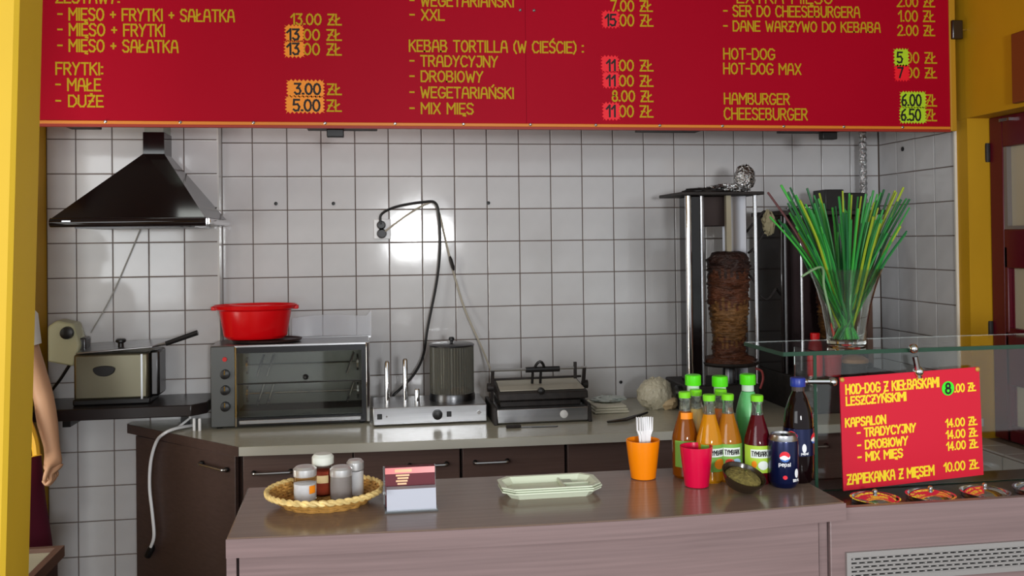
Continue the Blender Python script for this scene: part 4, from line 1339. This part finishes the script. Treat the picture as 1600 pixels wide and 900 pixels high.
def globe(c, R_, a0, cu, cv, r, parent):
    vs, fs = wrap_poly(ell(cu, cv, r, r, 24), c, R_, a0)
    g_ = MB().add(vs, fs).build('globe_emblem', PWH, parent, fix=False)
    top = [(cu + r * math.cos(math.radians(a)), cv + r * math.sin(math.radians(a))) for a in range(10, 191, 15)]
    wave = [(cu - r * .98 + r * 1.95 * k / 8, cv + r * (-.12 + .30 * math.sin(k / 8 * 4.6 - .3) + .16 * k / 8)) for k in range(1, 8)]
    vs, fs = wrap_poly(top + wave, c, R_ + .0004, a0)
    MB().add(vs, fs).build('emblem_red', PRED, g_, fix=False)
    bot = [(cu + r * math.cos(math.radians(a)), cv + r * math.sin(math.radians(a))) for a in range(205, 341, 15)]
    wave = [(cu + r * .9 - r * 1.75 * k / 8, cv + r * (-.62 + .12 * math.sin(k))) for k in range(1, 8)]
    vs, fs = wrap_poly(bot + wave, c, R_ + .0004, a0)
    MB().add(vs, fs).build('emblem_blue', PBL, g_, fix=False)


cn = thing('drink_can', (0.905, 1.962, ZF), 'navy blue soft drink can with a round red, white and blue emblem', 'can')
c = (0.905, 1.962, ZF)
MB().lathe([(.024, 0), (.026, .002), (.0315, .010), (.033, .014), (.033, .100), (.0325, .103)], c, 36).build('can_body', NAVY, cn)
lid = MB().lathe([(.0325, .103), (.0275, .112), (.0275, .115), (.0262, .115), (.025, .111), (0, .111)], c, 36, cap=(False, False)).build('lid', STEEL, cn)
MB().prism(ell(0.905, 1.956, .008, .012, 14), ZF + .1115, ZF + .1135).build('ring_pull', CHROME, lid)
globe(c, .0334, -.46, .004, .071, .0115, cn)
lettering(wrap(c, .0337, -.46), text_quads('pepsi', -.009, .016, .0505, .0075, .0014), 'lettering', PWH, cn)
vs, fs = wrap_poly(ell(.004, .026, .005, .0045, 12), c, .0337, -.46)
MB().add(vs, fs).build('small_mark', PRED, cn, fix=False)
vs, fs = wrap_poly(ell(.032, .034, .0055, .010, 14), c, .0337, -.46)
MB().add(vs, fs).build('bottle_mark', PWH, cn, fix=False)
lettering(wrap(c, .0337, -.46), text_quads('500 ML', .022, .040, .0165, .005, .0012), 'lettering', PWH, cn)

cb_ = thing('cola_bottle', (0.957, 1.995, ZF), 'tall dark cola bottle with blue cap and navy label behind the can', 'bottle')
c = (0.957, 1.995, ZF)
COLA = mat('dark cola', (18, 6, 8), 0.05, spec=0.35)
MB().lathe([(.025, 0), (.031, .008), (.032, .03), (.0325, .06), (.0325, .118), (.0325, .135), (.029, .160), (.020, .186), (.0125, .202), (.0125, .206)], c, 30).build('cola', COLA, cb_)
MB().lathe([(.0165, 0), (.017, .002), (.017, .017), (.0155, .0195), (0, .0195)], (0.957, 1.995, ZF + .213), 22, cap=(True, False)).build('cap', mat('blue cap', (30, 50, 140), 0.35), cb_)
MB().lathe([(.0136, 0), (.0136, .012)], (0.957, 1.995, ZF + .203), 14).build('neck', mat('neck smoke', (70, 60, 60), 0.2), cb_)
lb = MB().lathe([(.0338, .062), (.0338, .122)], c, 36, cap=(False, False)).build('paper_label', NAVY, cb_)
globe(c, .0342, -.44, -.016, .103, .014, lb)
globe(c, .0342, -.44, .042, .100, .012, lb)
vs, fs = wrap_poly(ell(.012, .080, .005, .010, 14), c, .0344, -.44)
MB().add(vs, fs).build('bottle_mark', PWH, lb, fix=False)
lettering(wrap(c, .0344, -.44), text_quads('pepsi', .005, .021, .066, .0048, .0011), 'lettering', PWH, lb)


def cup(x, y, r0, r1, h, m, label):
    t = thing('plastic_cup', (x, y, ZF), label, 'cup')
    MB().lathe([(r0 - .003, 0), (r0, .002), (r0 + (r1 - r0) * .6, h * .55), (r1, h - .003), (r1, h), (r1 - .0018, h), (r0 + (r1 - r0) * .6 - .002, h * .55), (r0 - .002, .004), (0, .004)], (x, y, ZF), 36, cap=(True, False)).build('cup_wall', m, t)


cup(0.717, 1.998, .0265, .036, .089, CRIM, 'empty raspberry red plastic cup in front of the juice bottles')
cup(0.622, 2.09, .0285, .0385, .088, ORAN, 'orange plastic cup filled with white forks')
# forks
def fork_parts(name_label):
    t = thing('plastic_fork', (0, 0, 0), name_label, 'fork', 'white forks in the orange cup')
    MB().prism([(-.003, 0), (.003, 0), (.0042, .07), (.0055, .10), (.0095, .112), (-.0095, .112), (-.0055, .10), (-.0042, .07)], -.0011, .0011, 'y').build('handle', WHITE, t)
    for k in range(4):
        xx = -.0085 + k * .0057
        MB().prism([(xx - .0014, .111), (xx + .0014, .111), (xx + .0008, .146), (xx - .0008, .146)], -.001, .001, 'y').build('tine', WHITE, t)
    return t


f0 = fork_parts('white plastic fork standing tines up in the orange cup')
sp = [(-.014, .003, -.10, .05, 0), (-.006, -.008, -.05, -.04, .25), (.002, .008, .02, .04, -.2), (.009, -.004, .09, -.03, .1), (-.001, -.002, .0, .0, .5), (.014, .006, .15, .05, -.3), (-.010, .010, -.08, .10, -.5)]
for i, (ox, oy, ty, tx, rz) in enumerate(sp):
    f = f0 if i == 0 else dup(f0, (0, 0, 0))
    f.location = (0.627 + ox * .5, 2.09 + oy * .7, ZF + .0055)
    f.rotation_euler = (tx * .6, ty * .25, rz)
    f.scale = (.92, .92, .92)

# herb bowl, tipped towards the camera
hb = thing('herb_bowl', (0.79, 1.93, ZF), 'small dark bowl of dried olive-green herbs in front of the bottles', 'bowl')
Rm = Matrix.Rotation(math.radians(20), 4, 'X') @ Matrix.Rotation(math.radians(9), 4, 'Y')
b = MB().lathe([(0, 0), (.018, .001), (.034, .010), (.045, .028), (.048, .036), (.0455, .036), (.042, .028), (.031, .012), (.016, .004), (0, .003)], (0, 0, 0), 32, cap=(False, False))
b.v = [tuple(Rm @ Vector(v) + Vector((0.788, 1.928, ZF + .009))) for v in b.v]
b.build('bowl_wall', mat('dark olive plastic', (48, 38, 26), 0.2), hb)
rnd = random.Random(3)
b = MB().lathe([(.040, .024), (.038, .029), (.030, .034), (.018, .038), (.008, .040), (0, .040)], (0, 0, 0), 32, cap=(True, False))
b.v = [tuple(Rm @ Vector((v[0] + rnd.uniform(-.0012, .0012), v[1] + rnd.uniform(-.0012, .0012), v[2] + rnd.uniform(-.0016, .0016))) + Vector((0.788, 1.928, ZF + .009))) for v in b.v]
tag(b.build('dried_herbs', mat('dried herbs', (112, 100, 50), 0.9, noise=((160, 160, 160), 0.4, 4), bump=((250, 250, 250), 0.8, 0.004)), None), 'heap of dried olive-green herbs filling the small dark bowl', 'herbs', kind='stuff')

# trays
def tray(z, label, part, shift=(0, 0)):
    cx, cy = 0.386 + shift[0], 2.008 + shift[1]
    t = thing('foam_tray', (cx, cy, z), label, 'tray', 'stack of foam trays')

    def octo(a, c_, k):
        return [(cx - a + k, cy - c_), (cx + a - k, cy - c_), (cx + a, cy - c_ + k), (cx + a, cy + c_ - k), (cx + a - k, cy + c_), (cx - a + k, cy + c_), (cx - a, cy + c_ - k), (cx - a, cy - c_ + k)]
    rings = [(octo(.088, .042, .016), z), (octo(.100, .051, .022), z + .013), (octo(.108, .057, .024), z + .0138), (octo(.108, .057, .024), z + .0165), (octo(.099, .050, .021), z + .0160), (octo(.087, .041, .015), z + .003)]
    vs, fs = [], []
    for poly_, zz in rings:
        vs += [(px_, py_, zz) for px_, py_ in poly_]
    for k in range(len(rings) - 1):
        for i in range(8):
            j = (i + 1) % 8
            fs.append((k * 8 + i, k * 8 + j, (k + 1) * 8 + j, (k + 1) * 8 + i))
    fs.append(tuple(range(7, -1, -1)))
    fs.append(tuple(40 + i for i in range(8)))
    MB().add(vs, fs).build('shell', mat('pale green foam', (214, 222, 198), 0.3), t, smooth=30)
    if part:
        b_ = MB().box(cx + .028, cx + .032, cy - .041, cy + .042, z + .003, z + .011).box(cx + .032, cx + .088, cy - .002, cy + .002, z + .003, z + .011)
        b_.build('divider', MATS['pale green foam'], t)
        MB().box(cx + .034, cx + .056, cy + .004, cy + .038, z + .003, z + .008).build('raised_pad', mat('grey foam', (176, 186, 172), 0.4), t)


tray(ZF, 'lowest pale green foam tray of the stack in middle of the counter', False)
tray(ZF + .0045, 'second pale green foam tray of the stack, under the top tray', False, (.002, .001))
tray(ZF + .009, 'topmost pale green foam tray with compartments at its right end', True, (-.001, .002))

# card holder
ch = thing('card_holder', (0.083, 1.95, ZF), 'small clear holder of cards and leaflets right of the wicker basket', 'holder')
ACR = mat('clear acrylic', (240, 245, 248), 0.05, trans=0.9, ior=1.3)
MB().box(0.030, 0.138, 1.916, 1.99, ZF, ZF + .002).build('foot_plate', ACR, ch)
MB().add([(0.028, 1.972, ZF + .003), (0.138, 1.972, ZF + .003), (0.138, 1.992, ZF + .078), (0.028, 1.992, ZF + .078), (0.028, 1.975, ZF + .003), (0.138, 1.975, ZF + .003), (0.138, 1.995, ZF + .078), (0.028, 1.995, ZF + .078)],
         [(0, 1, 2, 3), (7, 6, 5, 4), (0, 4, 5, 1), (1, 5, 6, 2), (2, 6, 7, 3), (3, 7, 4, 0)]).build('back_plate', ACR, ch)
MB().box(0.030, 0.136, 1.9162, 1.9175, ZF + .002, ZF + .006).build('front_lip', ACR, ch)
MB().box(0.026, 0.034, 1.912, 1.955, ZF + .04, ZF + .046).build('side_arm', ACR, ch)
wc_ = MB().add([(0.034, 1.9185, ZF + .0035), (0.134, 1.9185, ZF + .0035), (0.134, 1.929, ZF + .045), (0.034, 1.929, ZF + .045), (0.034, 1.945, ZF + .0035), (0.134, 1.945, ZF + .0035), (0.134, 1.953, ZF + .045), (0.034, 1.953, ZF + .045)],
                [(0, 1, 2, 3), (7, 6, 5, 4), (0, 4, 5, 1), (1, 5, 6, 2), (2, 6, 7, 3), (3, 7, 4, 0)])
tag(wc_.build('white_cards', mat('white card stock', (176, 178, 190), 0.5), smooth=0), 'block of blank white cards in the front of the clear holder', 'cards')
lf = thing('leaflet_stack', (0.083, 1.965, ZF + .004), 'stack of dark maroon leaflets with red top standing behind the white cards', 'leaflets')
MB().add([(0.032, 1.954, ZF + .0035), (0.135, 1.954, ZF + .0035), (0.135, 1.970, ZF + .080), (0.032, 1.970, ZF + .080), (0.032, 1.970, ZF + .0035), (0.135, 1.970, ZF + .0035), (0.135, 1.987, ZF + .080), (0.032, 1.987, ZF + .080)],
         [(0, 1, 2, 3), (7, 6, 5, 4), (0, 4, 5, 1), (1, 5, 6, 2), (2, 6, 7, 3), (3, 7, 4, 0)]).build('leaflets', mat('maroon leaflet', (98, 34, 44), 0.5, spec=0.2), lf, smooth=0)


def leaf_pt(u, v, e):
    return (0.032 + u, 1.954 + v * .2 - .0006 - e, ZF + .0035 + v)


def leaf_rect(u0, u1, v0, v1, m, nm, e=0.0):
    MB().add([leaf_pt(u0, v0, e), leaf_pt(u1, v0, e), leaf_pt(u1, v1, e), leaf_pt(u0, v1, e)], [(0, 1, 2, 3)]).build(nm, m, lf, smooth=0, fix=False)


leaf_rect(.0, .103, .064, .076, mat('leaflet red', (196, 40, 36), 0.3), 'red_band')
for k in range(4):
    leaf_rect(.022 + .003 * (k % 2), .050 - .002 * k, .059 - k * .0055, .0625 - k * .0055, mat('leaflet gold', (200, 140, 60), 0.3), 'printed_line', .0003)
leaf_rect(.02, .055, .067, .073, MATS['leaflet gold'], 'printed_line', .0003)

# wicker basket
BC = Vector((-0.093, 2.022, ZF))
bk = thing('wicker_basket', tuple(BC), 'shallow oval straw wicker basket holding four shakers', 'basket')


def ring(rx, ry, z, tube_r, waves, amp, ph, n=160, zamp=0.0):
    pts = []
    for i in range(n):
        a = 2 * PI * i / n
        k = 1 + amp * math.sin(waves * a + ph)
        pts.append(BC + Vector((rx * k * math.cos(a), ry * k * math.sin(a), z + zamp * math.cos(waves * a + ph))))
    return MB().tube(pts, tube_r, 6, closed=True)


b = MB()
for k in range(6):
    t_ = k / 5
    rx, ry = .084 + .033 * t_, .074 + .034 * t_
    q = ring(rx, ry, .006 + .020 * t_, .0038, 30, .018, PI * (k % 2))
    b.add(q.v, q.f)
tag(b.build('woven_wall', WICK, bk), kind='stuff')
b = MB()
for ph in (0, PI):
    q = ring(.120, .1105, .029, .0042, 22, .014, ph, zamp=.0032)
    b.add(q.v, q.f)
tag(b.build('twisted_rim', mat('pale straw', (226, 196, 128), 0.5, noise=((60, 60, 60), 0.25, 3)), bk), kind='stuff')
b = MB()
for k in range(9):
    q = ring(.010 + .0093 * k, .009 + .0082 * k, .0045, .0048, 16, .03, PI * (k % 2), n=90)
    b.add(q.v, q.f)
tag(b.build('woven_base', WICK, bk), kind='stuff')
b = MB()
for i in range(30):
    a = 2 * PI * i / 30
    p0 = BC + Vector((.084 * math.cos(a), .074 * math.sin(a), .004))
    p1 = BC + Vector((.118 * math.cos(a), .109 * math.sin(a), .029))
    b.tube([p0, p1], .0026, 5)
tag(b.build('stakes', WICK, bk), kind='stuff')


def shaker(x, y, r, h, fill, fill_h, cap_m, label, cap_w=1.0, extra=None):
    z = ZF + .011
    t = thing('shaker', (x, y, z), label, 'shaker')
    MB().lathe([(r * .9, 0), (r, .003), (r, h * .70), (r * .96, h * .74)], (x, y, z), 24, cap=(True, False)).build('glass_jar', PET, t)
    MB().lathe([(r * .86, 0), (r * .93, .003), (r * .93, fill_h), (0, fill_h + .003)], (x, y, z + .002), 20, cap=(True, False)).build('contents', fill, t)
    MB().lathe([(r * 1.02, 0), (r * 1.04 * cap_w, .003), (r * 1.04 * cap_w, h * .20), (r * .8 * cap_w, h * .27), (0, h * .285)], (x, y, z + h * .72), 24, cap=(True, False)).build('cap', cap_m, t)
    if extra:
        extra(t, x, y, z, r, h)


ALU = mat('bright aluminium', (222, 222, 222), 0.32, 0.7)
SALT = mat('white salt', (240, 240, 242), 0.8)


def tabs(t, x, y, z, r, h):
    vs, fs = shell_patch((x, y, z), r + .0008, .75, -.008, .008, .018, .034, 5)
    MB().add(vs, fs).build('sticker', F_O, t, fix=False)


def lab2(t, x, y, z, r, h):
    vs, fs = shell_patch((x, y, z), r + .0008, .0, -.013, .013, .028, .044, 5)
    MB().add(vs, fs).build('sticker', mat('tan label', (206, 180, 130), 0.5), t, fix=False)


shaker(-0.1335, 2.012, .0235, .072, SALT, .034, ALU, 'front left glass shaker with steel cap half full of salt', extra=tabs)
shaker(-0.0985, 2.052, .0195, .088, mat('red paprika', (150, 52, 24), 0.8), .050, mat('pale plastic cap', (214, 216, 206), 0.3), 'tall spice jar of red paprika with a wide pale lid at back of basket', 1.15, lab2)
shaker(-0.0590, 2.004, .0225, .070, mat('grey pepper', (150, 142, 138), 0.8), .048, ALU, 'front right glass shaker of grey pepper with steel cap')
shaker(-0.0300, 2.034, .0175, .076, SALT, .050, ALU, 'slim salt shaker behind the pepper shaker, right end of basket')

# ================================================================== VASE OF STEMS
VC = Vector((1.2, 2.225, 1.3722))
va = thing('glass_vase', tuple(VC), 'flared clear glass vase on the glass case, packed with green stems', 'vase')
MB().lathe([(.043, 0), (.047, .004), (.050, .04), (.060, .10), (.072, .145), (.089, .195), (.0865, .195), (.0695, .145), (.0575, .10), (.0475, .04), (.044, .014), (0, .012)], tuple(VC), 40, cap=(True, False)).build('vase_wall', GLASS, va)
GR = [mat('green stem', (38, 128, 54), 0.4), mat('bright green stem', (58, 158, 58), 0.4), mat('dark green stem', (24, 88, 48), 0.4), mat('yellow green stem', (140, 158, 36), 0.4), mat('brown stem', (88, 50, 52), 0.5)]
LABS = ['long green stem fanning out of the glass vase', 'bright green stem fanning out of the glass vase', 'dark green stem fanning out of the glass vase', 'yellowish stem fanning out of the glass vase', 'thin brown stem leaning left out of the glass vase']
rnd = random.Random(20)
specials = [((1.019, 2.20, 1.779), 1), ((1.002, 2.24, 1.763), 4), ((1.062, 2.24, 1.775), 2), ((1.088, 2.2, 1.771), 2), ((1.194, 2.22, 1.765), 3), ((1.349, 2.2, 1.772), 3), ((1.338, 2.22, 1.765), 3), ((1.375, 2.23, 1.745), 0), ((1.365, 2.20, 1.742), 2), ((1.29, 2.22, 1.721), 3), ((0.984, 2.19, 1.70), 1), ((1.355, 2.25, 1.76), 0)]
stems = list(specials)
for i in range(96):
    s_ = rnd.uniform(-1, 1)
    tx = 1.19 + .155 * s_ + rnd.uniform(-.01, .01)
    ty = 2.225 + rnd.uniform(-.12, .12) * (1 - .3 * abs(s_))
    tz = rnd.uniform(1.66, 1.765) if abs(s_) < .55 else rnd.uniform(1.65, 1.77)
    stems.append(((tx, ty, tz), rnd.choice([0, 0, 0, 0, 1, 1, 1, 2, 2, 2, 3])))
for (tx, ty, tz), ci in stems:
    fx, fy_ = (tx - VC.x), (ty - VC.y)
    ba = Vector((VC.x - fx * .10 + rnd.uniform(-.014, .014), VC.y - fy_ * .10 + rnd.uniform(-.014, .014), VC.z + .017))
    tip = Vector((tx, ty, tz))
    mid = ba.lerp(tip, .45)
    # stay inside the glass at rim height
    dv = Vector((mid.x - VC.x, mid.y - VC.y))
    if dv.length > .070:
        dv *= .070 / dv.length
        mid.x, mid.y = VC.x + dv.x, VC.y + dv.y
    pts = bez([ba, mid, mid.lerp(tip, .5) + Vector((-fx * .03, 0, .004)), tip], 3)
    r_ = rnd.uniform(.0028, .0042)
    n_ = len(pts)
    rad = [r_ * (1.0 - .25 * (k / (n_ - 1))) for k in range(n_)]
    o = MB().tube(pts, rad, 6).build('stem', GR[ci])
    lean = 'leaning left out of' if tx < 1.12 else ('leaning right out of' if tx > 1.26 else 'standing upright in')
    tag(o, LABS[ci].replace('fanning out of', lean), 'stem', 'stems in the glass vase' if ci != 4 else None)
o = MB().tube(bez([(1.16, 2.21, 1.42), (1.125, 2.19, 1.52), (1.112, 2.17, 1.568), (1.085, 2.15, 1.573), (1.035, 2.13, 1.553)], 5), [.003] * 20 + [.0015], 6).build('stem', mat('pale green stem', (120, 150, 110), 0.5))
tag(o, 'pale stem bent out flat to the left over the vase rim', 'stem')

# ================================================================== PERSON AND LOW STAND AT THE LEFT
st = thing('low_stand', (-1.2, 3.05, 0), 'low brown stand with a pale inset top beside the yellow pillar', 'stand')
MB().box(-1.42, -0.985, 2.62, 3.19, 0, 0.665).build('body', DARKW, st, bevel=.004)
b = MB()
for a in ((-1.43, -0.968, 3.178, 3.2), (-1.43, -0.968, 2.6, 2.622), (-0.99, -0.968, 2.622, 3.178), (-1.43, -1.408, 2.622, 3.178)):
    b.box(a[0], a[1], a[2], a[3], 0.655, 0.69)
b.build('rim', mat('brown rim', (104, 78, 66), 0.4), st)
MB().box(-1.408, -0.99, 2.622, 3.178, 0.665, 0.676).build('inset_top', mat('pale top', (176, 172, 150), 0.3), st)


def skin_mesh(verts, edges, radii, root, name, m, parent, sub=2):
    me = bpy.data.meshes.new(name + '_cage')
    o0 = ORG[parent.name]
    me.from_pydata([Vector(v) - o0 for v in verts], edges, [])
    o = bpy.data.objects.new(name, me)
    COL.objects.link(o)
    sk = o.modifiers.new('skin', 'SKIN')
    sk.use_smooth_shade = True
    for i, r_ in enumerate(radii):
        d_ = me.skin_vertices[0].data[i]
        d_.radius = r_ if isinstance(r_, tuple) else (r_, r_)
        d_.use_root = (i == root)
    ss = o.modifiers.new('sub', 'SUBSURF')
    ss.levels = ss.render_levels = sub
    dg = bpy.context.evaluated_depsgraph_get()
    me2 = bpy.data.meshes.new_from_object(o.evaluated_get(dg))
    o.modifiers.clear()
    o.data = me2
    me2.materials.clear()
    me2.materials.append(m)
    me2.polygons.foreach_set('use_smooth', [True] * len(me2.polygons))
    o.parent = parent
    return o


PX, PY = -1.358, 3.52
pe = thing('person', (PX, PY, 0), 'person in white top and maroon skirt standing behind the yellow pillar, arm hanging down', 'person')
V, E_, RR = [], [], []


def jv(p_, r_):
    V.append(p_)
    RR.append(r_)
    return len(V) - 1


def chain(start, items):
    last = start
    for p_, r_ in items:
        i = jv(p_, r_)
        E_.append((last, i))
        last = i
    return last


pel = jv((PX, PY, .95), (.15, .11))
che = chain(pel, [((PX, PY, 1.12), (.125, .095)), ((PX, PY, 1.30), (.145, .10))])
nck = chain(che, [((PX, PY, 1.43), (.075, .065)), ((PX, PY - .01, 1.475), .05), ((PX, PY - .02, 1.53), (.070, .085)), ((PX, PY - .02, 1.61), (.08, .098)), ((PX, PY - .015, 1.68), (.05, .06))])
# arms: the visible one (image right) and the hidden one
ends = []
for s_ in (1, -1):
    sx = lambda d: PX + s_ * d
    wr_ = chain(che, [((sx(.135), PY, 1.41), .052), ((sx(.172), PY, 1.30), .041), ((sx(.224), PY + .01, 1.12), .035), ((sx(.242), PY - .01, 1.03), .037), ((sx(.264), PY - .03, .94), .026), ((sx(.270), PY - .04, .90), (.033, .024)), ((sx(.272), PY - .045, .872), (.037, .024))])
    base = Vector(V[wr_])
    for k, (oy, ln) in enumerate(((-.030, .036), (-.010, .042), (.010, .038), (.028, .030))):
        chain(wr_, [((base.x - s_ * .002, base.y + oy, base.z - .010), .0085), ((base.x + s_ * .002, base.y + oy * 1.05, base.z - .010 - ln * .55), .0085), ((base.x - s_ * .014, base.y + oy, base.z - .010 - ln), .0078), ((base.x - s_ * .026, base.y + oy * .95, base.z - ln * .75), .0068)])
    chain(wr_ - 1, [((base.x - s_ * .004, base.y - .036, base.z + .018), .010), ((base.x - s_ * .010, base.y - .048, base.z - .006), .0085), ((base.x - s_ * .016, base.y - .044, base.z - .028), .0075)])
    # leg
    chain(pel, [((sx(.09), PY, .86), .085), ((sx(.10), PY, .50), .06), ((sx(.10), PY + .02, .28), .05), ((sx(.10), PY + .02, .09), .036), ((sx(.105), PY - .03, .035), (.035, .03)), ((sx(.11), PY - .14, .028), (.035, .022))])
skin_mesh(V, E_, RR, pel, 'body', SKIN, pe, 2)
# head details
b = MB().sphere((PX, PY - .115, 1.575), .013, .018, .02, 10, 8)
b.build('nose', SKIN, pe)
for s_ in (-1, 1):
    e = MB().sphere((PX + s_ * .030, PY - .094, 1.598), .012, .010, .007, 12, 8).build('eye', PWH, pe)
    MB().sphere((PX + s_ * .030, PY - .102, 1.598), .005, .003, .005, 8, 6).build('iris', HAIR, e)
    MB().sphere((PX + s_ * .083, PY - .01, 1.59), .012, .022, .032, 10, 8).build('ear', SKIN, pe)
MB().sphere((PX, PY - .103, 1.535), .024, .010, .006, 12, 6).build('mouth', mat('lips', (170, 84, 84), 0.5), pe)
b = MB().sphere((PX, PY + .012, 1.635), .094, .108, .092, 20, 14)
b.v = [(x, y, max(z, 1.56 + (0.07 if y < PY - .06 else 0))) for x, y, z in b.v]
b.build('hair', HAIR, pe)
# clothes
b = MB()
prof = [(.170, .93), (.158, 1.05), (.150, 1.15), (.168, 1.30), (.172, 1.37), (.150, 1.42), (.100, 1.45), (.072, 1.462)]
b.lathe([(r_, z) for r_, z in prof], (PX, PY, 0), 28, sx=1.0, sy=.78, cap=(False, False))
for s_ in (1, -1):
    b.tube([(PX + s_ * .05, PY, 1.405), (PX + s_ * .10, PY, 1.402), (PX + s_ * .135, PY, 1.40), (PX + s_ * .145, PY, 1.385), (PX + s_ * .162, PY, 1.34), (PX + s_ * .174, PY, 1.295)], [.060, .068, .070, .068, .054, .047], 16, cap=False)
b.build('white_top', SHIRT, pe)
MB().lathe([(.180, 1.05), (.20, .98), (.212, .90), (.225, .75), (.245, .6), (.262, .42)], (PX, PY, 0), 36, sx=1.0, sy=.8, cap=(False, False)).build('skirt', MAROON, pe)
MB().tube(bez([(PX + .170, PY - .055, 1.09), (PX + .200, PY - .068, 1.04), (PX + .222, PY - .078, .98), (PX + .232, PY - .088, .93)]), [.013] * 24 + [.018], 8).build('apron_tie', mat('yellow ribbon', (226, 170, 40), 0.6), pe)
for s_ in (-1, 1):
    MB().sphere((PX + s_ * .107, PY - .07, .035), .048, .13, .036, 16, 8).build('shoe', BLACK, pe)
